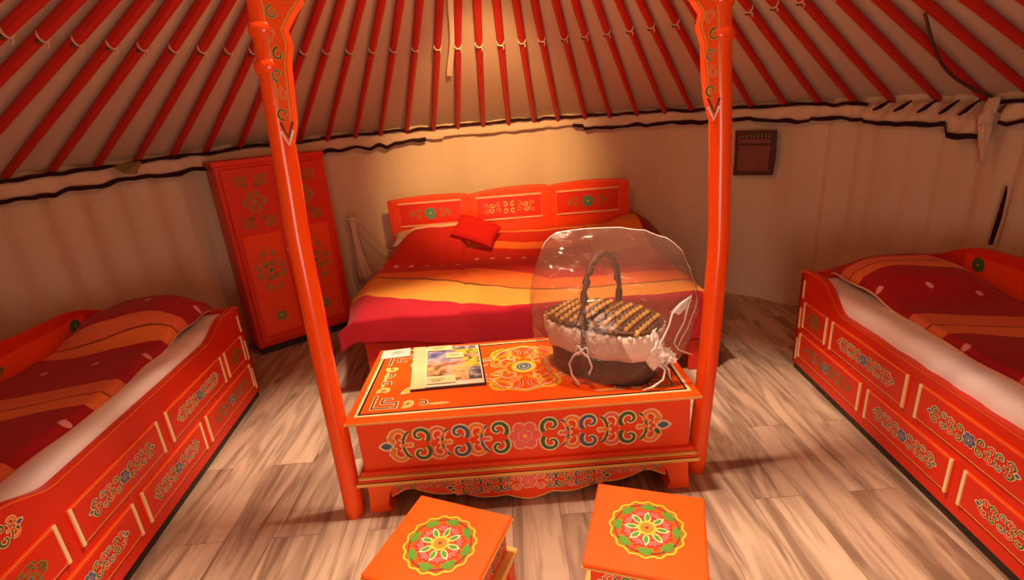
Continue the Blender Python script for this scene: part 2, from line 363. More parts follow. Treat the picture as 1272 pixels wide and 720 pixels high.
def mandala(mb,fr,r):
    n=8
    ring=[(r*(1+.035*math.cos(16*a))*math.cos(a),r*(1+.035*math.cos(16*a))*math.sin(a)) for a in [2*PI*i/96 for i in range(96)]]
    mb.line(ring,r*.055,fr,H1,'p_yellow',closed=True)
    for k in range(n):
        a=2*PI*k/n
        # dark red arcs in the gaps of the ring
        mb.line([(r*.88*math.cos(a+PI/n+t),r*.88*math.sin(a+PI/n+t)) for t in [-.22+.055*i for i in range(9)]],r*.05,fr,H2,'p_brown')
        # green five lobed leaf
        cx,cy=r*.80*math.cos(a),r*.80*math.sin(a)
        for t in (-1.1,-.55,0,.55,1.1): leaf(mb,fr,cx-r*.08*math.cos(a),cy-r*.08*math.sin(a),r*.22,r*.11,a+t,'p_leaf','p_leaf')
        # red leaf between
        b=a+PI/n
        for t in (-.7,0,.7): leaf(mb,fr,r*.44*math.cos(b),r*.44*math.sin(b),r*.27,r*.13,b+t,'p_pink','p_red')
        # cream petal
        leaf(mb,fr,r*.24*math.cos(a),r*.24*math.sin(a),r*.34,r*.15,a,'p_leaf','cream')
    disc(mb,fr,0,0,r*.26,H3,'p_yellow',24); disc(mb,fr,0,0,r*.19,H4,'p_orange',20); disc(mb,fr,0,0,r*.055,H4+.0005,'p_brown',10)
def medallion(mb,fr,w,h,c1,c2,c3,out,lw):
    """a diamond medallion of interlaced curls"""
    for sx in (1,-1):
        for sy in (1,-1):
            g=(lambda a,b,hh=0,sx=sx,sy=sy:fr(a*sx,b*sy,hh))
            curl(mb,g,w*.14,h*.12,w*.13,PI*.9,1.0,-1,c1,out,lw)
            curl(mb,g,w*.36,h*.10,w*.10,PI*1.3,1.0,1,c2,out,lw)
            curl(mb,g,w*.14,h*.34,w*.11,-PI*.4,1.0,1,c2,out,lw)
            mb.line([(w*.5,0),(w*.40,h*.2),(w*.22,h*.27),(w*.18,h*.42),(0,h*.5)],lw*.8,g,H3,out)
    disc(mb,fr,0,0,w*.09,H3,out); disc(mb,fr,0,0,w*.055,H4,c3)

# ------------------------------------------------------------------ camera
F_PX=631.0; PITCH=R(19); ROLL=R(-4.6)
fwd=Vector((0,math.cos(PITCH),-math.sin(PITCH))); rt=Vector((1,0,0)); up=rt.cross(fwd)
Rr=rt*math.cos(ROLL)+up*math.sin(ROLL); Ur=-rt*math.sin(ROLL)+up*math.cos(ROLL)
cd=bpy.data.cameras.new('camera'); cam=bpy.data.objects.new('camera',cd); col.objects.link(cam)
cam.matrix_world=Matrix(((Rr.x,Ur.x,-fwd.x,0),(Rr.y,Ur.y,-fwd.y,0),(Rr.z,Ur.z,-fwd.z,1.5),(0,0,0,1)))
cd.sensor_width=36; cd.lens=36*F_PX/1272; cd.clip_start=.02
scene.camera=cam

# ------------------------------------------------------------------ room shell
CY=1.75; RW=2.74; ZA=2.71; K=.48
def ztop(th):   # height of the wall's top edge, th in degrees, 0 = away from the camera
    return 1.455-.075*min(1,(abs(th)/68)**2)
def P(r,th,z): a=R(th); return (r*math.sin(a),CY+r*math.cos(a),z)
mb=MB(); n=96
mb.add([(0,CY,0)]+[P(RW+.08,360*i/n,0) for i in range(n)],[(0,1+(i+1)%n,1+i) for i in range(n)],'laminate_floor')
mb.add([P(RW+.08,360*i/n,-.05) for i in range(n)],[list(range(n))],'laminate_floor')
o=mb.build('floor'); o['kind']='structure'
# cloth wall with folds
folds=[(55.2,.028),(57.8,.02),(61.4,.024),(65.0,.03),(68.6,.03),(72.4,.045),(76,.02),(81,.025)]
def wall_r(th,z):
    r=RW-.012*mnoise.noise(Vector((th*.12,z*.6,3)))-.010*math.sin(R(th)*37+1.3*math.sin(R(th)*9))
    if th<-30: r-=.013*math.sin(R(th)*90+z*.5)*min(1,(-30-th)/8)
    for f,d in folds:
        x=(th-(f+.25*math.sin(z*3+f)))/1.1
        r+= d*math.exp(-x*x*6)*(.5+.5*(1.3-z))
    if 52<th<90: r-=.03
    # loose slope to the foot on the right of the big bed
    x=(th-47.5)/3; r-=.03*math.exp(-x*x)*max(0,1-z)
    return r
mb=MB(); nth=900; nz=14; vs=[];fs=[]
for i in range(nth):
    th=-180+360*i/nth
    for j in range(nz):
        z=(ztop(th)+.06)*j/(nz-1); vs.append(P(wall_r(th,z),th,z))
for i in range(nth):
    for j in range(nz-1):
        a=i*nz+j; b2=((i+1)%nth)*nz+j
        th=-180+360*(i+.5)/nth
        if abs(abs(th)-180)<9 : continue            # the doorway behind the camera
        fs.append((a,b2,b2+1,a+1))
mb.add(vs,fs,'wall_cloth'); o=mb.build('wall_round',smooth=True); o['kind']='structure'
# cloth roof, sagging a little between the poles; open crown in the middle
NP=81; DT=360/NP; TH0=1.6855
def roof_z(r,th):
    zc=ZA-K*r
    d=ztop(th)-(ZA-K*RW)
    t=max(0,min(1,(r-1.6)/(RW-1.6))); return zc+d*t*t
mb=MB(); vs=[];fs=[];nr=16;nt_=NP*6
for i in range(nt_):
    th=-180+360*i/nt_+TH0
    ph=(i%6)/6
    for j in range(nr):
        r=.62+(RW+.05-.62)*j/(nr-1)
        sag=.006*math.sin(PI*ph)*(r/2.7)+.006*mnoise.noise(Vector((th*.1,r*2,0)))
        vs.append(P(r,th,roof_z(r,th)+.022-sag))
for i in range(nt_):
    for j in range(nr-1):
        a=i*nr+j; b2=((i+1)%nt_)*nr+j; fs.append((a,a+1,b2+1,b2))
mb.add(vs,fs,'fabric_roof'); o=mb.build('ceiling',smooth=True); o['kind']='structure'

# ------------------------------------------------------------------ roof poles
rad=Vector((0,1,0))
proto=None
def pole_mesh():
    mb=MB(); pts=[];rs=[]
    for j in range(9):
        r=.66+(2.70-.66)*j/8; pts.append((0,r,ZA-K*r-.006)); rs.append(.0255-.007*j/8)
    mb.tube(pts,rs,'roof_red',n=8); return mb
def knot_mesh():
    mb=MB(); c=Vector((0,1.65,ZA-K*1.65-.03))
    pts=[(c.x+.022*math.cos(a),c.y,c.z+.018+.022*math.sin(a)) for a in [2*PI*i/12 for i in range(13)]]
    mb.tube(pts,.004,'rope_pale',n=6)
    mb.tube([(c.x+.010,c.y,c.z+.000),(c.x+.018,c.y+.01,c.z-.012),(c.x+.014,c.y+.015,c.z-.024)],.004,'rope_pale',n=6); 
    mb.tube([(c.x-.012,c.y+.010,c.z+.004),(c.x-.016,c.y+.016,c.z-.010)],.008,'rope_dark',n=6)
    return mb
G='red roof poles fanning out under the cloth roof'
rp=pole_mesh().build('roof_pole'); tag(rp,'red painted roof pole sloping from the crown to the top of the cloth wall','roof pole',G)
rp['category']='roof pole'
rp.location=(0,CY,0); kn=knot_mesh().build('rope_knot',rp,smooth=True)
first=True
for k in range(NP):
    th=TH0+DT*k
    t=((th+180)%360)-180
    if abs(t)>104: continue
    if first: o=rp; kk=kn; first=False
    else:
        o=rp.copy(); col.objects.link(o); kk=kn.copy(); kk.parent=o; col.objects.link(kk)
    tilt=-(ztop(t)-(ZA-K*RW))*.28
    o.rotation_euler=(-tilt*.55,0,-R(t)+R(rnd.uniform(-.25,.25))); o.location=(0,CY,-.004)
# crown ring with its crossbeam, above the frame
t=thing('crown_ring','round orange crown ring of the roof resting on the two posts','crown',(0,CY,2.34))
mb=MB(); ring=[(.64*math.cos(a),.64*math.sin(a),.0) for a in [2*PI*i/48 for i in range(49)]]; mb.tube(ring,.045,'orange',n=10); mb.build('ring',t,smooth=True)
mb=MB(); mb.box((-.66,-.028,-.03),(.66,.028,.03),'orange',bev=.006); mb.build('crossbeam',t)
for a in (45,90,135):
    mb=MB(); c=math.cos(R(a));s_=math.sin(R(a)); mb.tube([(-.62*c,-.62*s_,0),(-.3*c,-.3*s_,.1),(0,0,.13),(.3*c,.3*s_,.1),(.62*c,.62*s_,0)],.014,'orange',n=8); mb.build('spoke',t,smooth=True)

# ------------------------------------------------------------------ valance where roof meets wall
def jag(th,seed,amp):
    x=th*.55+seed*17
    v=mnoise.noise(Vector((x*.33,seed,0)))*1.0+mnoise.noise(Vector((x,seed,5)))*.55
    v+= -.9*max(0,1-abs(((th*1.0+seed*3)%23)-11)/1.4)*(1 if mnoise.noise(Vector((math.floor((th+seed*3)/23),seed,9)))>-.1 else 0)
    return v*amp
def vtop(th): return ztop(th)+jag(th,1.3,.012)-.004
def vbot(th):
    b=ztop(th)-.098+jag(th,2.7,.022)
    if 50<th<57: b+=.012
    if 57<=th<66: b-=.02*(th-57)/9
    if 66<=th<70: b-=.075
    if -25<th<-21: b-=.035*(1-abs(th+23)/2)
    if -10<th<15: b+=.02
    return b
t=thing('roof_valance','beige cloth strip with dark wavy edges hanging along the top of the wall','valance',(0,CY,0))
mb=MB(); vs=[];fs=[];m_=0; rows=5
ths=[-104+208*i/700 for i in range(701)]
def Q(r,th,z): a=R(th); return (r*math.sin(a),r*math.cos(a),z)
for th in ths:
    for j in range(rows):
        u=j/(rows-1); z=vtop(th)*(1-u)+vbot(th)*u
        rr=RW-.055-.018*u-.012*mnoise.noise(Vector((th*.5,u*2,1)))-.014*math.sin(th*2.2+u*3)*(1 if th>55 else .35)
        if th>55: rr-=.02
        vs.append(Q(rr,th,z))
fs=[(i*rows+j,(i+1)*rows+j,(i+1)*rows+j+1,i*rows+j+1) for i in range(700) for j in range(rows-1) if not 69.9<ths[i]<70.8]
mb.add(vs,fs,'fabric_valance'); o=mb.build('cloth_strip',t,smooth=True); sm=o.modifiers.new('s','SOLIDIFY'); sm.thickness=.004
def trim(fn,w,name,skip):
    mb=MB(); seg=[]
    def flush():
        if len(seg)>1:
            vs=[];
            for th,z,ww in seg:
                rr=RW-.095-(.02 if th>55 else 0)-.006*math.sin(th*3)
                vs+=[Q(rr,th,z+ww/2),Q(rr-.006,th,z),Q(rr,th,z-ww/2)]
            mb.add(vs,[f for i in range(len(seg)-1) for f in ((3*i,3*i+3,3*i+4,3*i+1),(3*i+1,3*i+4,3*i+5,3*i+2))],'trim_dark')
    for th in ths:
        if skip(th): flush(); seg=[]; continue
        ww=w*(1+.5*mnoise.noise(Vector((th*.4,w*99,2)))); seg.append((th,fn(th),ww))
    flush(); return mb.build(name,t)
trim(vtop,.022,'upper_binding',lambda th:57.5<th<69.9)
trim(vbot,.026,'lower_binding',lambda th:-13<th<13 or 69.8<th<70.9)
mb=MB()
for k,th in enumerate((59,61.4,64,66.3,68.3)):
    z=ztop(th)-.012; w_=.9
    mb.tube([Q(RW-.135,th-w_,z-.025-.006*k),Q(RW-.14,th,z-.006-.003*k),Q(RW-.135,th+w_,z+.022)],[.006,.013,.005],'trim_dark',n=6)
    mb.tube([Q(RW-.15,th-w_*.8,z-.045-.006*k),Q(RW-.155,th+.2,z-.025-.003*k),Q(RW-.15,th+w_*1.1,z+.012)],[.002,.005,.002],'rope_pale',n=6)
mb.build('pleat_binding',t,smooth=True)
mb=MB()  # tan flap tucked under the edge
mb.add([Q(2.60,-59.6,1.385),Q(2.58,-56.4,1.40),Q(2.57,-57.4,1.335),Q(2.57,-58.8,1.345),Q(2.62,-58,1.40)],[(0,4,1,2,3)],'p_olive'); o=mb.build('tucked_flap',t); o.modifiers.new('s','SOLIDIFY').thickness=.008
# pale lining band along the back
# hanging bunch of cloth at the right
t2=thing('cloth_bunch','twisted pinkish cloth bunch hanging down beside the dark slit in the wall','cloth',P(2.6,70.3,1.0))
def bunch(zs,cx,mat,seed):
    mb=MB(); vs=[];nn=20
    for z,r,dx in zs:
        for k in range(nn):
            a=2*PI*k/nn; rr=r*(1+.22*math.sin(a*5+z*6+seed)); vs.append((cx+dx+rr*math.cos(a)*.9,rr*math.sin(a)*.6,z))
    m=len(zs); mb.add(vs,[(i*nn+k,i*nn+(k+1)%nn,(i+1)*nn+(k+1)%nn,(i+1)*nn+k) for i in range(m-1) for k in range(nn)]+[tuple(range(nn)),tuple((m-1)*nn+k for k in range(nn))],mat); return mb
mb=bunch([(.40,.03,.02),(.35,.034,.01),(.30,.024,.0),(.26,.034,.0),(.19,.026,.01),(.12,.014,.02),(.06,.005,.03)],0,'fabric_valance',0); mb.build('hanging_tail',t2,smooth=True)
mb=bunch([(.34,.02,.0),(.32,.048,.0),(.28,.05,.0),(.26,.02,.0)],0,'fabric_roof',2); mb.build('knot',t2,smooth=True)
mb=MB(); 
# slit in the wall cloth: dark lens sheet painting in the gap's shade
pl=[P(2.66,72.3,.66),P(2.66,72.65,.66),P(2.66,72.9,.80),P(2.66,72.85,.93),P(2.66,72.7,.97),P(2.66,72.55,.84)]
mb.add(pl,[list(range(6))],'trim_dark'); o=mb.build('wall_slit'); o.modifiers.new('s','SOLIDIFY').thickness=.01
tag(o,'narrow black slit between two curtain folds above the right-hand bed','slit')
# dark cord on the roof
mb=MB(); pts=[]
for i in range(16):
    u=i/15; th=70.5-1.2*u+ -2.0*math.sin(PI*u); r=2.62-.75*u
    pts.append(P(r,th+ (3.5*u),roof_z(r,th)-.05-.03*math.sin(PI*u)))
mb.tube(pts,.007,'rope_dark',n=6); tag(mb.build('hanging_cord',smooth=True),'thin dark cord looping under the roof poles towards the cloth bunch','cord')
# pale seam tape on the roof
mb=MB(); vs=[]
for i in range(14):
    r=1.2+.75*i/13
    for dt in (-.55,.55): vs.append(P(r,-8.6+dt*1.3/r*1.4+.3*math.sin(r*9),roof_z(r,-8.6)-.001))
mb.add(vs,[(2*i,2*i+1,2*i+3,2*i+2) for i in range(13)],'p_white'); o=mb.build('roof_patch'); o.modifiers.new('s','SOLIDIFY').thickness=.006
tag(o,'pale cream strip of cloth between two roof poles above the big bed','cloth')
# tied curtain next to wardrobe
t=thing('curtain_tie','pale rolled cloth tied against the wall beside the tall red wardrobe','curtain tie',P(2.60,-28.2,0))
mb=bunch([(.85,.014,0),(.80,.032,0),(.74,.026,.0),(.60,.03,.005),(.48,.045,.015),(.36,.06,.03),(.28,.05,.03)],0,'fabric_valance',1); mb.build('rolled_cloth',t,smooth=True)
mb=MB(); mb.tube([(.033*math.cos(2*PI*i/12),.026*math.sin(2*PI*i/12),.815+.004*math.sin(i)) for i in range(13)],.008,'p_white',n=6); mb.build('tie_band',t,smooth=True)
mb=MB(); pts=[P(2.62,-27+11*i/10,.75-.22*math.sin(PI*i/10)-.10*i/10) for i in range(11)]
mb.tube(pts,.007,'fabric_valance',n=6); tag(mb.build('curtain_swag',smooth=True),'thin drooping cloth cord on the wall between wardrobe and headboard','cord')
# framed dark panel on wall
th=42.7; c=Vector(P(2.665,th,1.105)); nrm=Vector((-math.sin(R(th)),-math.cos(R(th)),0)); uu=Vector((math.cos(R(th)),-math.sin(R(th)),0))
fr=frame(c,uu,(0,0,1),nrm)
t=thing('wall_panel','small square dark brown panel hanging on the cloth wall','wall panel',c)
fr0=frame((0,0,0),uu,(0,0,1),nrm)
mb=MB(); mb.prism([(-.135,-.155),(.13,-.15),(.14,-.02),(.132,.155),(-.138,.16),(-.132,0)],fr0,-.02,.012,'vent_dark'); mb.build('backing',t)
mb=MB(); mb.prism([(-.105,-.12),(.105,-.12),(.108,.055),(-.105,.06)],fr0,.012,.022,'vent_mid'); mb.build('pocket',t)
mb=MB(); mb.prism([(-.11,.075),(.11,.07),(.11,.10),(-.11,.105)],fr0,.012,.026,'vent_mid'); 
for i in range(9): mb.prism([(-.11+.025*i,.11),(-.095+.025*i,.112),(-.1+.025*i,.135),(-.105+.025*i,.13)],fr0,.012,.02,'p_olive')
mb.build('top_band',t)

# ------------------------------------------------------------------ two crown posts
def bez(keys,n=40):
    out=[]; zs=[k[1] for k in keys]
    for i in range(n+1):
        z=zs[0]+(zs[-1]-zs[0])*i/n
        for a,b in zip(keys,keys[1:]):
            if a[1]<=z<=b[1]+1e-6:
                u=(z-a[1])/(b[1]-a[1]); out.append((a[0]+(b[0]-a[0])*(u*u*(3-2*u)*.3+u*.7),z)); break
    return out
def crown_post(name,label,base,keys,rad_,inward):
    t=thing(name,label,'post',base,0,'orange crown posts')
    cl=bez(keys)
    mb=MB(); mb.tube([(x,0,z) for x,z in cl],rad_,'pole_orange',n=24); mb.build('shaft',t,smooth=True)
    def cx(z): return min(cl,key=lambda p:abs(p[1]-z))[0]
    # turned collars
    for z in (1.69,1.79):
        mb=MB(); x=cx(z); pr=[(rad_*.8,-.022),(rad_*1.12,-.018),(rad_*1.25,0),(rad_*1.12,.018),(rad_*.8,.022)]
        mb.lathe([(r,z+dz) for r,dz in pr],'pole_orange',24,(x,0)); mb.build('collar',t,smooth=True)
    # carved wing board on the inner side
    zt=1.455 if inward>0 else 1.425
    prof=[]  # outer edge (far from the post) from tip upward
    outer=[(.030,zt),(.052,zt+.07),(.058,zt+.16),(.060,zt+.24),(.078,zt+.29),(.066,zt+.33),(.10,zt+.37),(.135,zt+.40),(.118,zt+.45),(.17,zt+.50),(.22,zt+.56),(.20,zt+.62),(.30,zt+.70),(.42,zt+.80),(.42,zt+.86)]
    inner=[(.030,zt-.001),(.008,zt+.07),(.004,zt+.16),(.0,zt+.24),(.0,zt+.29),(.0,zt+.33),(.0,zt+.37),(.0,zt+.40),(.0,zt+.45),(.0,zt+.50),(.0,zt+.56),(.0,zt+.62),(.0,zt+.70),(.0,zt+.80),(.0,zt+.86)]
    off=lambda L:[(cx(z)+inward*(x*.86+.010),z) for x,z in L]
    fr=frame((0,-rad_*.62,0),(1,0,0),(0,0,1),(0,-1,0))
    mb=MB(); mb.strip(off(inner),off(outer),fr,-.03,.012,'orange')
    g=shift(fr,0,0)
    h=.012
    def L(pts,w,mat,dh=.0008): mb.line(off(pts),w,fr,h+dh,mat)
    L([(.008,zt+.05),(.030,zt+.008),(.052,zt+.05)],.009,'p_white',.0012)
    L([(.008,zt+.075),(.030,zt+.03),(.052,zt+.075)],.009,'p_brown',.001)
    L([(.010,zt+.09),(.008,zt+.30),(.006,zt+.6)],.004,'gold'); L([(x-.007,z) for x,z in outer[1:-1]],.004,'gold')
    for i,z in enumerate([zt+.10+.055*k for k in range(9)]):
        fr2=frame(fr(cx(z)+inward*.037,z,h),(1,0,0),(0,0,1),(0,-1,0)); sg=1 if i%2 else -1
        curl(mb,fr2,.006*sg,0,.019,PI*.5*sg,1.0,sg,('p_green','p_pink','p_teal')[i%3],'gold',.006)
    for z,x,r in ((zt+.42,.085,.022),(zt+.52,.12,.03),(zt+.66,.17,.04)):
        fr2=frame(fr(cx(z)+inward*x,z,h),(1,0,0),(0,0,1),(0,-1,0)); curl(mb,fr2,0,0,r,0,1.1,int(inward),'p_green','gold',.009)
    mb.build('carved_bracket',t)
    return t
crown_post('crown_post','glossy orange roof post rising beside the table next to the brochure',(-.7165,1.70,0),[(0,0),(.004,.6),(.010,1.15),(.024,1.42),(.050,1.87),(.08,2.295)],.0385,1)
crown_post('crown_post','glossy orange roof post rising behind the cellophane gift basket',(.728,1.80,0),[(0,0),(.034,.7),(.042,1.0),(.030,1.3),(.0,1.8),(-.08,2.295)],.0375,-1)

# ------------------------------------------------------------------ table
t=thing('painted_table','orange painted chest table with scrollwork standing between the two posts','table',(.005,1.985,0))
hx,hy=.68,.315
mb=MB()
mb.box((-hx,-hy,.428),(hx,hy,.449),'orange',bev=.006)
mb.box((-hx-.002,-hy-.002,.432),(hx+.002,hy+.002,.440),'gold')
fr=frame((0,0,.449),(1,0,0),(0,1,0),(0,0,1))
def rect_line(mb,fr,x,y,w,h,mat):
    for a,b in (((-x-w/2,-y-w/2),(x+w/2,-y+w/2)),((-x-w/2,y-w/2),(x+w/2,y+w/2)),((-x-w/2,-y),(-x+w/2,y)),((x-w/2,-y),(x+w/2,y))):
        mb.poly2([(a[0],a[1]),(b[0],a[1]),(b[0],b[1]),(a[0],b[1])],fr,h,mat)
rect_line(mb,fr,hx-.035,hy-.035,.011,H1,'cream'); rect_line(mb,fr,hx-.045,hy-.045,.008,H2,'black_line')
for sx in (1,-1):
    for sy in (1,-1):
        g=(lambda a,b,h=0,sx=sx,sy=sy:fr(sx*(-hx+.085+a),sy*(-hy+.08+b),h))
        corner_orn(mb,g,.25,.0085,'p_brown','p_yellow','cream')
medallion(mb,shift(fr,.02,.02),.62,.42,'p_orange','p_yellow','p_blue','p_yellow',.009); medallion(mb,shift(fr,.02,.02,1,PI/2),.40,.52,'p_orange','p_red','p_blue','cream',.008)
for k in range(8): curl(mb,fr,.02+.125*math.cos(k*PI/4+.4),.02+.10*math.sin(k*PI/4+.4),.026,k*PI/4,1.0,1,('p_yellow','p_orange')[k%2],'cream',.008)
flower(mb,shift(fr,.02,.02),0,0,.05,'p_blue',8,'cream')
mb.build('lid',t)
mb=MB(); bx_,by=.65,.285
mb.box((-bx_,-by,.20),(bx_,by,.428),'orange_red',bev=.004)
fr=frame((0,-by,.308),(1,0,0),(0,0,1),(0,-1,0))
scroll_band(mb,fr,1.13,.155,cols=('p_green','p_orange','p_blue','p_pink','p_green','p_orange'))
for sx in (1,-1): 
    fr=frame((sx*bx_,0,.308),(0,sx,0),(0,0,1),(sx,0,0)); scroll_band(mb,fr,.44,.14)
mb.build('chest_body',t)
mb=MB()
mb.box((-.665,-.300,.185),(.665,.300,.203),'orange_red',bev=.004)
mb.box((-.675,-.310,.172),(.675,.310,.186),'gold',bev=.003)
mb.box((-.6765,-.3115,.160),(.6765,.3115,.1725),'orange_red'); mb.box((-.6775,-.3125,.1605),(.6775,.3125,.1635),'black_line'); mb.box((-.685,-.320,.146),(.685,.320,.161),'gold',bev=.004)
mb.build('ledge',t)
# scalloped apron
def apron(fr,half,depth,mat='orange_red'):
    top=[];bot=[];n=72
    for i in range(n+1):
        x=-half+2*half*i/n; u=abs(x)/half
        env=depth*(1-.72*u**1.25)
        sc=.010*abs(math.sin(PI*(u*3.5+.5)))
        if u>.90: env+= (u-.90)/.10*depth*.25
        top.append((x,.0)); bot.append((x,-max(.02,env-sc*0-.012+ .018*abs(math.cos(PI*u*3)))))
    mb=MB(); mb.strip(top,bot,fr,-.016,0,mat)
    mb.line([(x,z+.004) for x,z in bot],.006,fr,H1,'gold')
    return mb
fr=frame((0,-.287,.147),(1,0,0),(0,0,1),(0,-1,0))
mb=apron(fr,.56,.138); scroll_band(mb,shift(fr,0,-.056),.66,.08,cols=('p_pink','p_blue','p_green')); 
for sx in (1,-1): scroll_band(mb,shift(fr,sx*.43,-.026),.22,.045,cols=('p_pink','p_green'),centre=False)
mb.build('front_apron',t)
fr=frame((0,.287,.147),(-1,0,0),(0,0,1),(0,1,0)); apron(fr,.56,.115).build('back_apron',t)
for sx in (1,-1):
    fr=frame((sx*.635,0,.147),(0,sx,0),(0,0,1),(sx,0,0)); apron(fr,.21,.07).build('side_apron',t)
for sx in (1,-1):
    for sy in (1,-1):
        fr=frame((sx*.65,sy*.287,0),(-sx,0,0),(0,0,1),(0,sy,0))
        prof_o=[(0,.148),(0,.09),(-.004,.03),(-.010,0)]; prof_i=[(.115,.148),(.085,.09),(.07,.03),(.085,0)]
        mb=MB(); mb.strip(prof_i,prof_o,fr,-.07,.001,'orange')
        mb.build('leg',t)

# ------------------------------------------------------------------ stools
def stool(label,loc,rz,tone):
    t=thing('painted_stool',label,'stool',loc,rz,'orange painted stools in front of the table')
    h=.32;s=.165
    mb=MB(); mb.box((-s,-s,h-.02),(s,s,h),'orange',bev=.004); mb.box((-s-.0015,-s-.0015,h-.018),(s+.0015,s+.0015,h-.012),'gold')
    mandala(mb,frame((0,0,h),(1,0,0),(0,1,0),(0,0,1)),.105); mb.build('seat',t)
    mb=MB(); mb.box((-.145,-.145,.19),(.145,.145,h-.02),'orange_red',bev=.003)
    for a in range(4):
        c,s_=math.cos(a*PI/2),math.sin(a*PI/2); fr=frame((-s_*-.145,c*-.145,.245),(c,s_,0),(0,0,1),(s_,-c,0))
        scroll_band(mb,fr,.25,.07,cols=('p_green','p_pink','p_blue'))
    mb.build('body',t)
    mb=MB(); mb.box((-.172,-.172,.168),(.172,.172,.19),'gold',bev=.006); mb.box((-.163,-.163,.155),(.163,.163,.169),'orange_red'); mb.build('ledge',t)
    for sx in (1,-1):
        for sy in (1,-1):
            fr=frame((sx*.158,sy*.158,0),(-sx,0,0),(0,0,1),(0,sy,0)); mb=MB()
            mb.strip([(.06,.155),(.045,.09),(.038,.04),(.048,0)],[(0,.155),(.0,.09),(-.004,.04),(-.010,0)],fr,-.04,0,'orange_red'); mb.build('leg',t)
    for a in range(4):
        c,s_=math.cos(a*PI/2),math.sin(a*PI/2); fr=frame((s_*.152,-c*.152,.156),(c,s_,0),(0,0,1),(s_,-c,0)); mb=apron(fr,.105,.055); mb.build('apron',t)
stool('low square orange stool with painted rosette, turned corner towards the brochure side of the table',(-.272,1.183,0),R(-23),0)
stool('low square orange stool with painted rosette, standing in front of the gift basket end',(.340,1.178,0),R(-18.5),1)

# ------------------------------------------------------------------ brochure and card
t=thing('brochure','glossy picture brochure with cream spine strip lying on the orange table','brochure',(-.31,2.06,.4515))
fr=(lambda a,b,h=0:Vector((-.135-.0+a*.0,0,0)))
c4=[(-.452,1.860),(-.136,1.868),(-.178,2.252),(-.500,2.268)]
def quad(u,v,h): # u,v 0..1
    a=[c4[0][i]*(1-u)+c4[1][i]*u for i in (0,1)]; b=[c4[3][i]*(1-u)+c4[2][i]*u for i in (0,1)]
    return Vector((a[0]*(1-v)+b[0]*v+.31,a[1]*(1-v)+b[1]*v-2.06,h))
mb=MB(); mb.prism([(0,0),(1,0),(1,1),(0,1)],quad,0,.008,'cover_dark'); mb.prism([(.0,.02),(.975,.02),(.975,.985),(.0,.985)],quad,.008,.0095,'paper'); mb.build('cover',t)
mb=MB(); mb.prism([(0,.0),(.19,.0),(.19,1),(0,1)],quad,.0095,.012,'cover_cream'); mb.build('spine_strip',t)
mb=MB()
for (u0,v0,u1,v1,m_) in ((.21,.10,.96,.80,'photo_hills'),(.21,.58,.62,.86,'photo_sky'),(.56,.88,.93,.97,'photo_slate'),(.60,.74,.96,.88,'photo_green'),(.55,.12,.94,.42,'photo_warm'),(.74,.42,.96,.66,'photo_green'),(.22,.26,.45,.45,'photo_warm'),(.78,.12,.96,.40,'photo_slate')):
    mb.poly2([(u0,v0),(u1,v0),(u1,v1),(u0,v1)],quad,.0098+.0003*len(mb.f),m_)
for (u0,v0,u1,v1) in ((.22,.86,.58,.99),(.48,.64,.74,.78),(.21,.06,.60,.22)):
    mb.poly2([(u0,v0),(u1,v0),(u1,v1),(u0,v1)],quad,.0125+.0002*len(mb.f),'cover_cream')
for (u0,v0,u1) in ((.30,.93,.46),(.53,.71,.68),(.25,.15,.45),(.28,.11,.40)):
    mb.line([(u0+(u1-u0)*i/8,v0+.010*math.sin(i*2.1)) for i in range(9)],.012,quad,.0155,'p_olive')
mb.build('cover_pictures',t)
t=thing('paper_card','small white paper card with scribbled mark in the back corner of the table','card',(-.58,2.235,.4515),R(4))
mb=MB(); mb.prism([(-.072,-.042),(.068,-.038),(.062,.048),(-.068,.044)],frame((0,0,0),(1,0,0),(0,1,0),(0,0,1)),0,.003,'p_white')
fr=frame((0,0,.003),(1,0,0),(0,1,0),(0,0,1)); mb.line([(-.02,-.01),(.0,.012),(.012,-.008),(.022,.014),(.03,.0)],.006,fr,.0006,'p_olive'); mb.line([(-.022,.016),(.018,.02)],.004,fr,.0008,'p_olive'); mb.build('card_sheet',t)

# ------------------------------------------------------------------ gift basket
BC=(.365,1.95); BR=R(-39)
t=thing('wicker_basket','dark wicker hamper with woven lid and arched handle standing on the table','basket',(BC[0],BC[1],.4512),BR); t.scale=(1.08,1.0,1.03)
def oval(a,b,n=40,e=2.6): 
    out=[]
    for i in range(n):
        q=2*PI*i/n; c,s_=math.cos(q),math.sin(q); out.append((a*abs(c)**(2/e)*(1 if c>0 else -1),b*abs(s_)**(2/e)*(1 if s_>0 else -1)))
    return out
def ovalloft(secs,mat,wob=None,caps=True,n=48):
    mb=MB(); vs=[]
    for k,(z,a,b) in enumerate(secs):
        for i,(x,y) in enumerate(oval(a,b,n)):
            w=wob(i,z) if wob else 0; L=math.hypot(x,y) or 1; vs.append((x*(1+w/L),y*(1+w/L),z))
    m=len(secs); fs=[(i*n+k,i*n+(k+1)%n,(i+1)*n+(k+1)%n,(i+1)*n+k) for i in range(m-1) for k in range(n)]
    if caps: fs+=[tuple(range(n))[::-1],tuple((m-1)*n+k for k in range(n))]
    mb.add(vs,fs,mat); return mb
secs=[(0.0+.0075*i,.203+.014*i/26,.134+.008*i/26) for i in range(27)]
mb=ovalloft(secs,'wicker_dark',wob=lambda i,z:.0028*math.sin(i*PI/2+ (round(z/.0075)%2)*PI)+.001); mb.build('woven_body',t,smooth=True)
secs=[(.115,.214,.140),(.112,.224,.150),(.150,.232,.157),(.190,.234,.159),(.214,.230,.155),(.216,.212,.138)]
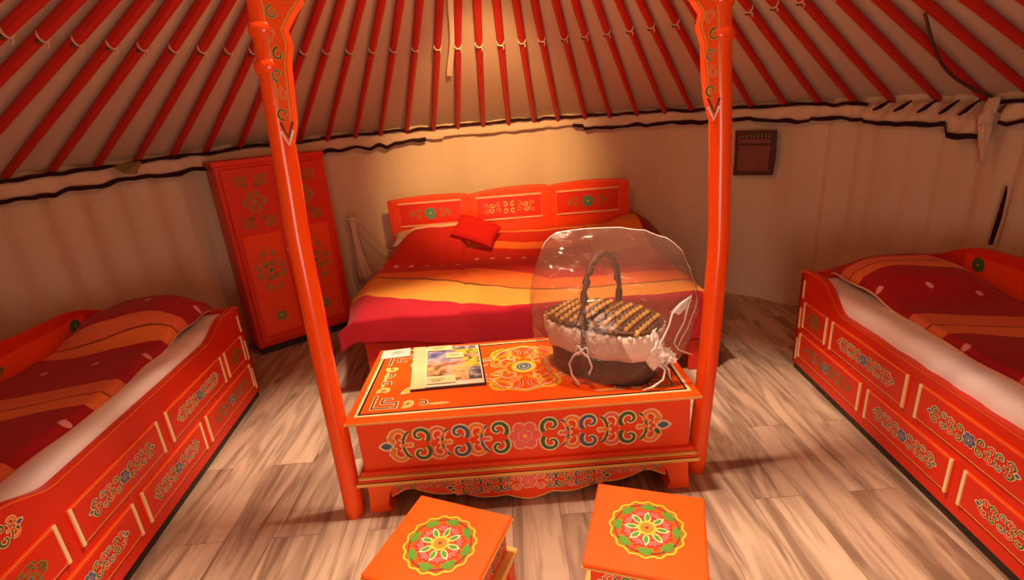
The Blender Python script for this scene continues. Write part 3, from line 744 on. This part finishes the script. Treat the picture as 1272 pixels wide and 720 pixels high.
mb=ovalloft(secs,'liner',wob=lambda i,z:.004*math.sin(i*1.7)+(.004*math.sin(i*.9) if z<.12 else 0),caps=False); mb.build('cloth_liner',t,smooth=True)
mb=MB()
for i in range(30):   # scalloped lace lip
    q=2*PI*i/30; x=.233*math.cos(q); y=.158*math.sin(q); 
    ov=oval(.231,.156,30)[i]; mb.tube([(ov[0],ov[1],.200),(ov[0]*1.0,ov[1]*1.0,.212),(ov[0]*.95,ov[1]*.95,.217)],[.006,.010,.006],'liner',n=8)
mb.build('liner_edge',t,smooth=True)
# two woven lid flaps either side of the handle
for sx in (1,-1):
    mb=MB(); n=0
    for i in range(10):
        for j in range(9):
            x=sx*(.022+.0205*i); y=-.128+.032*j
            if (abs(x)/.222)**2.6+(abs(y)/.148)**2.6>1: continue
            z=.218+.030*(1-(x/.24)**2)*(1-.4*(y/.16)**2)
            if (i)%2==0: mb.tube([(x,y-.019,z-.006),(x,y,z+.006),(x,y+.019,z-.006)],[.009,.0115,.009],'wicker_gold',n=6,flat=.6)
            else: mb.tube([(x,y-.019,z-.006),(x,y,z+.002),(x,y+.019,z-.006)],[.007,.0085,.007],'wicker_brown',n=6,flat=.6)
    ov=[(x,y) for x,y in oval(.222,.148,48) if x*sx>.012]
    ov.sort(key=lambda p:math.atan2(p[1],p[0]*sx))
    pl=ov; top=[(x,y,.214+.026*(1-(x/.24)**2)*(1-.4*(y/.16)**2)) for x,y in pl]
    mb.add([(sx*.06,0,.232)]+top,[(0,1+i,2+i) for i in range(len(top)-1)]+[(0,len(top),1)],'wicker_dark')
    mb.tube([(x,y,z+.004) for x,y,z in top],.008,'wicker_brown',n=6)
    mb.build('lid_flap',t,smooth=True)
mb=MB(); pts=[]
for i in range(33):
    u=i/32; a=PI*u; y=-.158*math.cos(a)*(1 if True else 1); z=.17+.315*math.sin(a)**.62
    pts.append((.004*math.sin(i*2.2),y,z))
pts=[(0,-.158,.06)]+pts+[(0,.158,.08)]
mb.tube(pts,.0125,'wicker_brown',n=8,flat=.7)
for k in (-1,1): mb.tube([(x+.010*k*math.cos(i*1.2),y,z) for i,(x,y,z) in enumerate(pts)],.0065,'wicker_dark',n=6)
mb.build('handle',t,smooth=True)
# ribbons
def bow(mb,c,sc,u,dn):
    c=Vector(c);u=Vector(u).normalized(); v=Vector((0,0,1))
    for s_ in (1,-1):
        pts=[c+u*s_*sc*(.5*math.sin(PI*i/10))+v*sc*.38*math.sin(2*PI*i/10) for i in range(11)]
        mb.tube(pts,sc*.09,'ribbon_white',n=6)
    mb.tube([c-u*sc*.1,c+u*sc*.1],sc*.2,'ribbon_white',n=8)
    for pts in dn: mb.tube(pts,.0045,'ribbon_white',n=6)
mb=MB()
f0=Vector((0,-.172,.14))
bow(mb,f0,.05,(1,0,0),[[f0,f0+Vector((-.03,-.008,-.02)),f0+Vector((-.05,-.012,-.06)),f0+Vector((-.035,-.02,-.105)),f0+Vector((.0,-.03,-.13))],[f0,f0+Vector((.03,-.006,-.018)),f0+Vector((.045,-.01,-.05)),f0+Vector((.034,-.014,-.085))]])
mb.build('ribbon_bow',t,smooth=True)

# cellophane wrap round the basket
t=thing('cellophane_wrap','clear crinkled cellophane bag gathered with white ribbon round the wicker hamper','cellophane',(0,0,0))
S=[(.4535,.14,.60,.175),(.47,.115,.635,.20),(.52,.100,.69,.215),(.60,.085,.735,.215),(.70,.075,.755,.20),(.78,.073,.75,.175),(.86,.085,.725,.13),(.93,.105,.69,.085),(.99,.135,.625,.045),(1.035,.165,.54,.016),(1.05,.19,.45,.004)]
mb=MB(); n=72; vs=[]; fine=[]
for a,b in zip(S,S[1:]):
    for k in range(4): u=k/4; fine.append(tuple(a[i]*(1-u)+b[i]*u for i in range(4)))
fine.append(S[-1])
CYB=1.955
for z,xl,xr,bb in fine:
    cx=(xl+xr)/2; ax=(xr-xl)/2
    for i,(x,y) in enumerate(oval(ax,bb,n,2.1)):
        p=Vector((cx+x,CYB+y,z)); w=.012*mnoise.noise(p*9)+.006*mnoise.noise(p*23)
        nn=Vector((x/max(ax,.01),y/max(bb,.01)*.6,0)); 
        if bb<.02: w*=.5
        p+=nn*w; p.z=max(.4525,p.z+(.010*mnoise.noise(p*7+Vector((5,5,5))) if z>.6 else 0)); vs.append(p)
m=len(fine); mb.add(vs,[(i*n+k,i*n+(k+1)%n,(i+1)*n+(k+1)%n,(i+1)*n+k) for i in range(m-1) for k in range(n)],'clear_film'); mb.build('film_bag',t,smooth=True)
# welded seam along the bag's edge
seam=[vs[i*n+n//2] for i in range(m-9,m)]+[vs[(m-1)*n+k] for k in range(n//2-4,0,-4)]+[vs[i*n] for i in range(m-1,6,-1)]
mb=MB(); mb.tube(seam,.0022,'film_fold',n=5); mb.build('film_seam',t,smooth=True)
# crumpled gather at the right with flaring tails; white paints in the film's highlights
def crumple(mb,c,r,seed,mat='film_fold',n=14):
    vs=[];c=Vector(c); rows=9
    for i in range(rows):
        for k in range(n):
            a=2*PI*k/n; b_=PI*(i+.5)/rows-PI/2; d=Vector((math.cos(a)*math.cos(b_),math.sin(a)*math.cos(b_),math.sin(b_)))
            vs.append(c+Vector((d.x*r[0],d.y*r[1],d.z*r[2]))*(1+.75*mnoise.noise(d*2.6+Vector((seed,0,0)))))
    mb.add(vs,[(i*n+k,i*n+(k+1)%n,(i+1)*n+(k+1)%n,(i+1)*n+k) for i in range(rows-1) for k in range(n)],mat)
mb=MB(); K0=Vector((.535,1.76,.585))
crumple(mb,K0,(.042,.03,.052),3); crumple(mb,K0+Vector((.045,0,-.02)),(.036,.022,.026),8); crumple(mb,K0+Vector((-.015,.0,.045)),(.028,.02,.055),12)
def fin(mb,pts,ws,mat='film_fold'):
    vs=[]
    for i,(p,w) in enumerate(zip(pts,ws)):
        p=Vector(p); vs+=[p+Vector((-w/2,.006*math.sin(i*2.3),w*.2)),p+Vector((0,-.012*((i%2)*2-1),0)),p+Vector((w/2,.004,-w*.2))]
    mb.add(vs,[f for i in range(len(pts)-1) for f in ((3*i,3*i+1,3*i+4,3*i+3),(3*i+1,3*i+2,3*i+5,3*i+4))],mat)
mb.build('gathered_knot',t)
mb=MB()
up1=[K0+Vector(v) for v in ((0,0,.02),(.025,-.004,.07),(.045,-.006,.12),(.056,-.008,.17),(.085,-.01,.205),(.125,-.01,.235))]
mb.tube(up1,[.012,.009,.008,.009,.010,.002],'ribbon_white',n=6,flat=.4)  # white tube paints in the highlight of a clear crease
up2=[K0+Vector(v) for v in ((.125,-.01,.235),(.108,-.012,.18),(.10,-.01,.13),(.075,-.01,.08),(.065,-.008,.045),(.085,-.006,.015),(.125,-.004,-.005),(.145,-.002,-.015))]
mb.tube(up2,[.003,.008,.006,.006,.006,.007,.006,.002],'ribbon_white',n=6,flat=.4)
fin(mb,[K0+Vector(v) for v in ((.066,-.006,.165),(.09,-.008,.19),(.125,-.008,.233))],[.035,.035,.004],'film_fold')
mb.build('film_tail',t,smooth=True)
mb=MB()
for pts in ([(.0,-.01,-.02),(.03,-.02,-.06),(.02,-.03,-.095),(-.02,-.035,-.12),(-.06,-.04,-.128)],[(.02,-.01,-.03),(.045,-.02,-.06),(.05,-.02,-.10)],[(.0,0,0),(-.04,-.005,.02),(-.05,-.006,.06),(-.02,-.006,.09),(.0,0,.11)]):
    mb.tube([K0+Vector(p) for p in pts],[.0045]*(len(pts)-1)+[.002],'ribbon_white',n=6)
mb.build('ribbon',t,smooth=True)

# ------------------------------------------------------------------ wardrobe
C0=Vector((-1.833,3.347,0)); C1=Vector((-1.302,3.784,0)); du=(C1-C0).normalized(); Wc=.715
ang=math.atan2(du.y,du.x); Hc=1.355
t=thing('wardrobe','tall red painted wardrobe with key-pattern ornaments against the wall behind a post','wardrobe',C0,ang)
mb=MB(); D=.235
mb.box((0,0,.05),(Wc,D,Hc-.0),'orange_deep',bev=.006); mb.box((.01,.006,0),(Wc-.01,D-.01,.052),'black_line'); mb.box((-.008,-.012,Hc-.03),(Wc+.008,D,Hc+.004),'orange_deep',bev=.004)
mb.build('body',t)
for i in (0,1):
    x0=.03+i*.335; x1=x0+.318; cxx=(.195,.515)[i]
    mb=MB(); mb.box((x0,-.016,.08),(x1,.0,Hc-.05),'orange_deep',bev=.004)
    mb.box((x0+.035,-.0185,.14),(x1-.035,-.014,.86),'orange_red',bev=.002)
    fr=frame((0,-.019,0),(1,0,0),(0,0,1),(0,-1,0)); fq=frame((0,-.0165,0),(1,0,0),(0,0,1),(0,-1,0))
    for sx in (1,-1):
        for sz in (1,-1):
            g=(lambda a,b,h=0,sx=sx,sz=sz,cxx=cxx:fq(cxx+sx*(.098-a),1.08+sz*(.165-b),h+.001))
            meander(mb,g,.062,.0065,'p_olive','p_dim_gold'); meander(mb,shift(g,.045,.045),.03,.005,'p_brown','p_dim_gold')
    medallion(mb,shift(fq,cxx,1.08),.15,.15,'p_olive','p_teal','p_dim_gold','p_dim_gold',.006)
    medallion(mb,shift(fr,cxx,.60),.20,.34,'p_olive','p_teal','p_green','p_dim_gold',.008)
    for k in range(6): curl(mb,fr,cxx+.03*math.cos(k*PI/3),.60+.045*math.sin(k*PI/3),.016,k,1,1,'p_green','p_dim_gold',.005)
    flower(mb,shift(fr,cxx,.26),0,0,.04,'p_olive',6,'p_dim_gold')
    d=mb.build('door',t)
    mb=MB(); mb.tube([(x1-.018 if i==0 else x0+.018,-.016,.72),(x1-.018 if i==0 else x0+.018,-.04,.72)],[.007,.012],'gold',n=10); mb.build('knob',d,smooth=True)

# ------------------------------------------------------------------ side beds
def sm_(u): return u*u*(3-2*u)
def side_bed(side,origin,end,label,Ltot,zm):
    o=Vector((*origin,0)); e=Vector((*end,0)); d=(e-o).normalized()
    ang=math.atan2(d.y,d.x)
    # local +x runs towards the camera along the front board; into the bed is local y*ys
    ys=1 if side>0 else -1
    t=thing('day_bed',label,'bed',o,ang,'painted day beds along the walls')
    # into-bed direction: side>0 -> world +x. d=(-,-1): left normal of d is (+x): local +y
    fr=frame((0,0,0),(1,0,0),(0,0,1),(0,-ys,0))
    def top(x):
        def sm(a,b,v): u=max(0,min(1,(v-a)/(b-a))); return u*u*(3-2*u)
        return zm+(.598-zm)*(1-sm(.20,.42,x))+(.598-zm)*sm(Ltot-.42,Ltot-.22,x)-.018*(1-sm(0,.05,x))
    xs=[Ltot*i/90 for i in range(91)]
    mb=MB(); mb.strip([(x,top(x)) for x in xs],[(x,.045) for x in xs],fr,-.028,0,'orange_deep')
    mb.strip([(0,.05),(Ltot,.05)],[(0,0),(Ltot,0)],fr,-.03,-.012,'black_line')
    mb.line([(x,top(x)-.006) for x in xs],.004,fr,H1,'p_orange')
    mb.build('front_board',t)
    W=.68
    # drawer fronts, two rows
    up=[(.075,.31),(.345,.89),(.945,1.455),(1.505,1.78)]; lo=[(.065,.63),(.67,1.16),(1.205,1.76)]
    for row,zz in ((up,(.285,.43)),(lo,(.105,.245))):
        for (a,b) in row:
            mb=MB(); mb.prism([(a,zz[0]),(b,zz[0]),(b,zz[1]),(a,zz[1])],fr,0,.007,'orange_red')
            c=.010; mb.prism([(a+.018,zz[0]+.012),(b-.018,zz[0]+.012),(b-.018,zz[1]-.012),(a+.018,zz[1]-.012)],fr,.007,.0095,'orange_deep')
            for x in (a+.006,b-.012): mb.prism([(x,zz[0]),(x+.011,zz[0]),(x+.011,zz[1]),(x,zz[1])],fr,.007,.013,'cream')
            mb.line([(a,zz[1]-.003),(b,zz[1]-.003)],.003,fr,.0078,'gold'); mb.line([(a,zz[0]+.003),(b,zz[0]+.003)],.003,fr,.0078,'gold')
            g=frame(fr((a+b)/2,(zz[0]+zz[1])/2,.0098),fr.u,fr.v,fr.n)
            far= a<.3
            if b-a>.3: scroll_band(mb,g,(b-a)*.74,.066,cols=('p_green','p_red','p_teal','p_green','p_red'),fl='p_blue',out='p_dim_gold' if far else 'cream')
            else: medallion(mb,g,.13,.09,'p_olive','p_green','p_blue','p_dim_gold',.005)
            mb.build('drawer_front',t)
    if True:
        # top ornaments on the raised ends
        if side<0:
            mb=MB(); g=frame(fr(Ltot-.17,.52,.0003),fr.u,fr.v,fr.n); scroll_band(mb,g,.22,.07,cols=('p_green','p_orange'),fl='p_blue'); mb.build('painted_scroll',t)
        for x0_,za_,zb_ in ((.028,.07,.20),(.028,.26,.38),(.036,.44,.54)):
            mb=MB(); mb.prism([(x0_,za_),(x0_+.011,za_),(x0_+.011,zb_),(x0_,zb_)],fr,.0,.004,'cream'); mb.build('cream_strip',t)
    # end boards: low at the front, arching up towards the back board
    for x,nm in ((0,'end_board'),(Ltot-.028,'end_board')):
        fe=frame((x,0,0),(0,ys,0),(0,0,1),(1,0,0)); n_=24
        tp=[(W*i/n_,.575+.065*sm_(i/n_)) for i in range(n_+1)]
        mb=MB(); mb.strip(tp,[(a,.04) for a,b in tp],fe,0,.028,'orange_deep'); mb.build(nm,t)
    # back board with gentle crest
    fb=frame((0,ys*W,0),(1,0,0),(0,0,1),(0,-ys,0))
    tp=[(x,.715-.09*(1-min(1,x/.30))**2+.040*math.sin(PI*((x-.1)/(Ltot-.2)))**2 + (.012*math.sin(PI*x/Ltot*3)**2)) for x in xs]
    mb=MB(); mb.strip(tp,[(a,.04) for a,b in tp],fb,-.025,0,'orange_deep')
    mb.prism([(.20,.56),(Ltot-.35,.56),(Ltot-.35,.69),(.20,.69)],fb,0,.008,'orange_red')
    for x in (.28,1.25):
        flower(mb,frame(fb(x,.655,.0085),fb.u,fb.v,fb.n),0,0,.035,'p_green',8,'p_green')
    scroll_band(mb,frame(fb(.9,.645,.0085),fb.u,fb.v,fb.n),.36,.06,out='p_dim_gold',cols=('p_red','p_olive'))
    mb.build('back_board',t)
    mb=MB(); mb.box((.03,min(ys*.03,ys*(W-.03)),.08),(Ltot-.03,max(ys*.03,ys*(W-.03)),.34),'bed_inner'); mb.build('bed_base',t)
    return t,ang,o,ys,W
def mattress(name,label,t,W,Ltot,ys,z0,z1,wr,seed):
    mb=MB(); vs=[];nx=70;ny=26
    def prof(k):   # cross profile, from front bottom over the top to the back
        pts=[(.034,z0),(.030,z0+.04),(.030,z1-.05),(.036,z1-.02),(.055,z1-.004)]
        pts+=[(.055+(W-.11)*i/(ny-1),z1) for i in range(1,ny)]
        pts+=[(W-.035,z1-.02),(W-.03,z0)]
        return pts
    pr=prof(0); m_=len(pr)
    for i in range(nx+1):
        x=.035+(Ltot-.07)*i/nx
        for y,z in pr:
            dz=wr*.4*mnoise.noise(Vector((x*7,y*7,seed))); dy=0
            if y<.12 and z>z0+.02: dy=-wr*abs(math.sin(x*13+2*math.sin(x*5+seed)))*.9*(1 if side_r(seed) else .35)
            vs.append((x,ys*(y+dy+.004),z+dz))
    mb.add(vs,[(i*m_+k,(i+1)*m_+k,(i+1)*m_+k+1,i*m_+k+1) for i in range(nx) for k in range(m_-1)]+[tuple(range(m_)),tuple(nx*m_+k for k in range(m_))],'sheet')
    o=mb.build(name,smooth=True); o.matrix_world=t; return tag(o,label,'mattress')
def side_r(s): return s==1
def grid_cloth(name,label,fn,uvfn,nu,nv,mat,M=None,thick=.03,cat='duvet',group=None):
    vs=[];uvs=[]
    for i in range(nu+1):
        for j in range(nv+1):
            u,v=i/nu,j/nv; vs.append(fn(u,v)); uvs.append(uvfn(u,v))
    fs=[(i*(nv+1)+j,(i+1)*(nv+1)+j,(i+1)*(nv+1)+j+1,i*(nv+1)+j+1) for i in range(nu) for j in range(nv)]
    me=bpy.data.meshes.new(name); me.from_pydata([tuple(p) for p in vs],[],fs); me.materials.append(MAT[mat])
    ul=me.uv_layers.new(name='UVMap')
    for l in me.loops: ul.data[l.index].uv=uvs[l.vertex_index]
    me.polygons.foreach_set('use_smooth',[True]*len(fs)); me.update()
    o=bpy.data.objects.new(name,me); col.objects.link(o)
    if M is not None: o.matrix_world=M
    sd=o.modifiers.new('s','SOLIDIFY'); sd.thickness=thick; sd.offset=-1 
    return tag(o,label,cat,group)
for side,org,end,lab,zm in ((1,(1.579,2.60),(1.479,1.18),'red painted day bed with drawers along the wall below the black slit',.478),(-1,(-1.579,2.77),(-1.469,1.45),'red painted day bed with drawers beside the tall wardrobe',.535)):
    Lt=1.86
    bed,ang,o,ys,W=side_bed(side,org,end,lab,Lt,zm)
    MW=Matrix.Translation(o)@Matrix.Rotation(ang,4,'Z')
    zt=.545 if side>0 else .560
    mattress('mattress','white sheeted mattress on the day bed '+('below the black slit' if side>0 else 'beside the tall wardrobe'),MW,W,Lt,ys,.335,zt,.012,1 if side>0 else 0)
    def zfun(x,y):
        pm=math.exp(-((x-.24)/.22)**4)*math.exp(-((y-.38)/.25)**4)*(.125 if side>0 else .135)
        return zt+.022+pm+.010*mnoise.noise(Vector((x*5,y*5,side*3)))
    y0=.135;y1=.655
    def fn(u,v,ys=ys,zfun=zfun):
        x=.04+(Lt-.10)*u; yy=y0+(y1-y0)*v-(.012*math.sin(u*14))*(1-v)
        z=zfun(x,yy)
        if v<.001: z-=.022
        elif v<.06: z+=.004
        return (x,ys*yy,z)
    def uvfn(u,v,side=side):
        x=.04+(Lt-.10)*u; yy=y0+(y1-y0)*v
        sk=-.06*(yy-y0)+.03*math.sin(yy*9)
        return (yy+.04,(x+.24-.05*math.exp(-((x-.1)/.3)**2) if side>0 else x)+sk)
    grid_cloth('striped_duvet','crimson duvet with orange bands over a pillow, on the day bed '+('below the black slit' if side>0 else 'beside the wardrobe'),fn,uvfn,90,26,'duvet_cloth_side',MW,.016,group='striped crimson duvets')
    mb=MB() # thin rolled seam of the duvet's edge
    mb.tube([Vector(fn(i/60,0))+Vector((0,-ys*.004,.0)) for i in range(61)],.005,'cream_pink',n=6); 
    oo=mb.build('duvet_seam',smooth=True); oo.parent=[q for q in bpy.data.objects if q.name.startswith('striped_duvet')][-1]; 

# ------------------------------------------------------------------ big bed at the back
t=thing('double_bed','wide red bed with a three-panel painted headboard against the back wall','bed',(0,0,0))
YH=4.06
fr=frame((0,YH,0),(1,0,0),(0,0,1),(0,-1,0))
def hb(x0,x1,za,zb,zc,nm,orn):
    n_=30; tp=[]
    for i in range(n_+1):
        u=i/n_; x=x0+(x1-x0)*u; z=za+(zb-za)*u+zc*math.sin(PI*u)**.7
        tp.append((x,z))
    mb=MB(); mb.strip(tp,[(x,.30) for x,z in tp],fr,-.03,0,'orange_red')
    mb.line([(x,z-.012) for x,z in tp],.010,fr,H1,'orange')
    w=x1-x0; a,b=x0+.055,x1-.055; z0,z1=.715,.895
    mb.prism([(a,z0),(b,z0),(b,z1),(a,z1)],fr,0,.006,'orange_deep')
    for z in (z0,z1): mb.prism([(a,z-.006),(b,z-.006),(b,z+.006),(a,z+.006)],fr,0,.013,'cream_pink')
    for x in (a,b): mb.prism([(x-.004,z0),(x+.004,z0),(x+.004,z1),(x-.004,z1)],fr,0,.011,'orange')
    g=frame(fr((a+b)/2,(z0+z1)/2,.0064),fr.u,fr.v,fr.n)
    if orn=='flower':
        flower(mb,g,0,0,.045,'p_teal',8,'p_teal')
        for sx in (1,-1):
            h=shift(g,0,0,1,0,sx)
            for k,(cx_,cy_) in enumerate(((.09,.018),(.09,-.018),(.145,.012),(.145,-.014))): curl(mb,h,cx_,cy_,.02,k,1,(-1)**k,'p_olive','p_dim_gold',.006)
    else:
        for sx in (1,-1):
            h=shift(g,0,0,1,0,sx)
            for k in range(4): 
                for sy in (1,-1): curl(mb,h,.03+.052*k,sy*.022,.022,k+sy,1,sy*(-1)**k,'p_orange','p_dim_gold' if k%2 else 'cream',.006)
    mb.build(nm,t)
hb(-.905,-.295,.925,.935,.018,'headboard_panel','flower'); hb(-.285,.345,.925,.955,.022,'headboard_panel','scroll'); hb(.355,.965,.945,.945,.022,'headboard_panel','flower')
for x in (-.915,-.29,.35,.975):
    mb=MB(); mb.box((x-.016,YH-.012,0),(x+.016,YH+.03,.925 if x<0 else .94),'orange_red',bev=.004); mb.build('headboard_post',t)
mb=MB()
YF=2.66
mb.box((-.86,YF,.10),(1.06,YF+.03,.33),'orange_deep',bev=.004)
for x0,x1 in ((-.80,-.26),(-.2,.40),(.46,1.0)):
    g=frame(((x0+x1)/2,YF-.0005,.215),(1,0,0),(0,0,1),(0,-1,0)); scroll_band(mb,g,.42,.07,out='p_dim_gold')
mb.build('foot_board',t)
for x in (-.86,1.03):
    mb=MB(); mb.box((x,YF+.03,.10),(x+.03,YH-.03,.33),'orange_deep',bev=.004); mb.build('side_rail',t)
mb=MB(); mb.box((-.83,YF+.03,.14),(1.03,YH-.035,.30),'bed_inner'); mb.build('bed_base',t)
for x in (-.86,1.0):
    for y in (YF-.005,YH-.1):
        mb=MB(); mb.box((x,y,0),(x+.06,y+.06,.34),'orange_deep',bev=.005); mb.build('leg',t)
mb=MB(); mb.box((-.84,YF+.01,.301),(1.04,YH-.04,.478),'sheet',bev=.03); tag(mb.build('mattress'),'thick white mattress lying under the striped duvets of the wide bed','mattress')
def vcoord(x,y):
    w=1-.65*max(0,min(1,(y-3.0)/.5)); q=y-(3.09-.43*(min(x,.25)+1.09)*w)
    return q*1.25 if q>0 else q
def yline(x): return 3.09-.43*(x+1.09)
def sm(a,b,v): u=max(0,min(1,(v-a)/(b-a))); return u*u*(3-2*u)
# left duvet
def head_z(x,y):
    return .505+.115*sm(3.55,3.98,y)
def dl(u,v):
    # v: 0 foot hem .. 1 head ; u: 0 left .. 1 right seam
    x=-1.045+(.75)*u
    if v<.16:   # hanging part over the foot
        k=v/.16; y=2.625-.008*math.sin(u*9)+.0*k; z=.37-.07*u+(.12+.07*u)*k; x+=.055*(1-u)
    else:
        k=(v-.16)/.84; y=2.63+(3.87-2.63)*k; x+= (.09*(1-u)*(1-sm(2.65,3.15,y)))
        x+=.09*(1-u)*sm(3.5,3.95,y)
        mound=.225*sm(3.58,3.84,y)*sm(-.06,.42,u)*(1-sm(.90,1.0,u)*.75)
        z=.503+mound+.010*mnoise.noise(Vector((x*5,y*5,1)))
        if u>.9: z-=.014*((u-.9)/.1)**2
    if u<.16:   # hanging side
        q=(.16-u)/.16; z-=.07*q**1.5; x+=.0
    z+=.004*math.sin(x*40)*.3
    return (x,y,z)
def uvl(u,v):
    x,y,z=dl(u,v); 
    if v<.16: return (x,-1)
    return (x+.03,min(.985,vcoord(x,y)+.14*sm(3.35,3.6,y)))
dL=grid_cloth('striped_duvet','red and yellow striped duvet humped over a pillow on the wide bed',dl,uvl,56,90,'duvet_cloth',None,.028,group=None)
mb=MB(); mb.tube([Vector(dl(u/40,1))+Vector((0,.0,.0)) for u in range(2,41)],.018,'cream_pink',n=8)
o=mb.build('rolled_hem',dL,smooth=True)
def dr(u,v):
    x=-.345+(1.53)*u
    if v<.16:
        k=v/.16; y=2.625+.006*math.sin(u*30); z=.20+.29*k
        x=min(x,1.10)
    else:
        k=(v-.16)/.84; y=2.63+(4.02-2.63)*k
        z=head_z(x,y)+.010*mnoise.noise(Vector((x*5,y*5,4)))
        if u>.72: z+=.06*sm(3.3,3.8,y)*sm(.72,.85,u)
        if u<.08: z-=.014*((.08-u)/.08)**2
    if u>.90: q=(u-.90)/.1; z-=.12*q**1.4
    return (x,y,z)
def uvr(u,v):
    x,y,z=dr(u,v)
    if v<.16: return (x,-1)
    if x>1.02 and y>3.2: return (x,7)
    if x>.62 and y>3.55: return (x,4)
    return (x+.01,vcoord(x,y))
dR=grid_cloth('striped_duvet','broad red, orange and yellow striped duvet on the basket side of the wide bed',dr,uvr,90,90,'duvet_cloth',None,.028)
# pillows and the red cushion
def pillow(name,label,cat,loc,rot,a,b,h,mat,n=24):
    mb=MB(); vs=[];rows=[]
    def pt(u,v,s):
        x=(u-.5)*2;y=(v-.5)*2; e=(1-abs(x)**3.2)*(1-abs(y)**3.2); hh=h*max(0,e)**.42
        pin=1-.06*(1-abs(x))*(abs(y)**4) ; pin2=1-.06*(1-abs(y))*(abs(x)**4)
        return (x*a*pin2,y*b*pin,s*hh+.006*mnoise.noise(Vector((x*3,y*3,s)))*e)
    for s in (1,-1):
        vs=[pt(i/n,j/n,s) for i in range(n+1) for j in range(n+1)]
        mb.add(vs,[(i*(n+1)+j,(i+1)*(n+1)+j,(i+1)*(n+1)+j+1,i*(n+1)+j+1)[::s] for i in range(n) for j in range(n)],mat)
    o=mb.build(name,smooth=True); o.location=loc; o.rotation_euler=rot; return tag(o,label,cat)
pillow('pillow','cream pillow peeking out between the humped duvet and the headboard','pillow',(-.60,3.95,.635),(R(14),0,R(3)),.30,.10,.06,'pillow')
pillow('cushion','small plain red cushion leaning on the headboard beside the humped duvet','cushion',(-.235,3.80,.690),(R(22),R(20),R(-12)),.165,.13,.05,'cushion_red')

# ------------------------------------------------------------------ light
def area(name,loc,target,sx,sy,power,colr,spread=180):
    l=bpy.data.lights.new(name,'AREA'); l.shape='RECTANGLE'; l.size=sx; l.size_y=sy; l.energy=power; l.color=colr; l.spread=R(spread)
    o=bpy.data.objects.new(name,l); col.objects.link(o); o.location=loc; o.rotation_euler=(Vector(target)-Vector(loc)).to_track_quat('-Z','Y').to_euler(); return o
def point(name,loc,power,colr,r):
    l=bpy.data.lights.new(name,'POINT'); l.energy=power; l.color=colr; l.shadow_soft_size=r; o=bpy.data.objects.new(name,l); col.objects.link(o); o.location=loc; return o
area('skylight',(0,CY,3.55),(0,CY,0),.25,.25,210,(1,.74,.54))
area('door_daylight',(0,-.93,1.0),(0,2,.8),.7,1.5,30,(1,.70,.52))
point('warm_lamp',(.05,2.0,2.05),16,(1,.55,.22),.06)
l=bpy.data.lights.new('back_spot','SPOT'); l.energy=270; l.color=(1,.56,.20); l.spot_size=R(52); l.spot_blend=.9; l.shadow_soft_size=.05
o=bpy.data.objects.new('back_spot',l); col.objects.link(o); o.location=(.0,2.2,2.1); o.rotation_euler=(Vector((-.10,4.45,1.02))-Vector(o.location)).to_track_quat('-Z','Y').to_euler()
w=bpy.data.worlds.new('world'); scene.world=w; w.use_nodes=True; bg=w.node_tree.nodes['Background']; bg.inputs[0].default_value=(1,.68,.52,1); bg.inputs[1].default_value=.5
scene.view_settings.view_transform='Standard'; scene.view_settings.look='None'; scene.view_settings.exposure=0; scene.view_settings.gamma=1
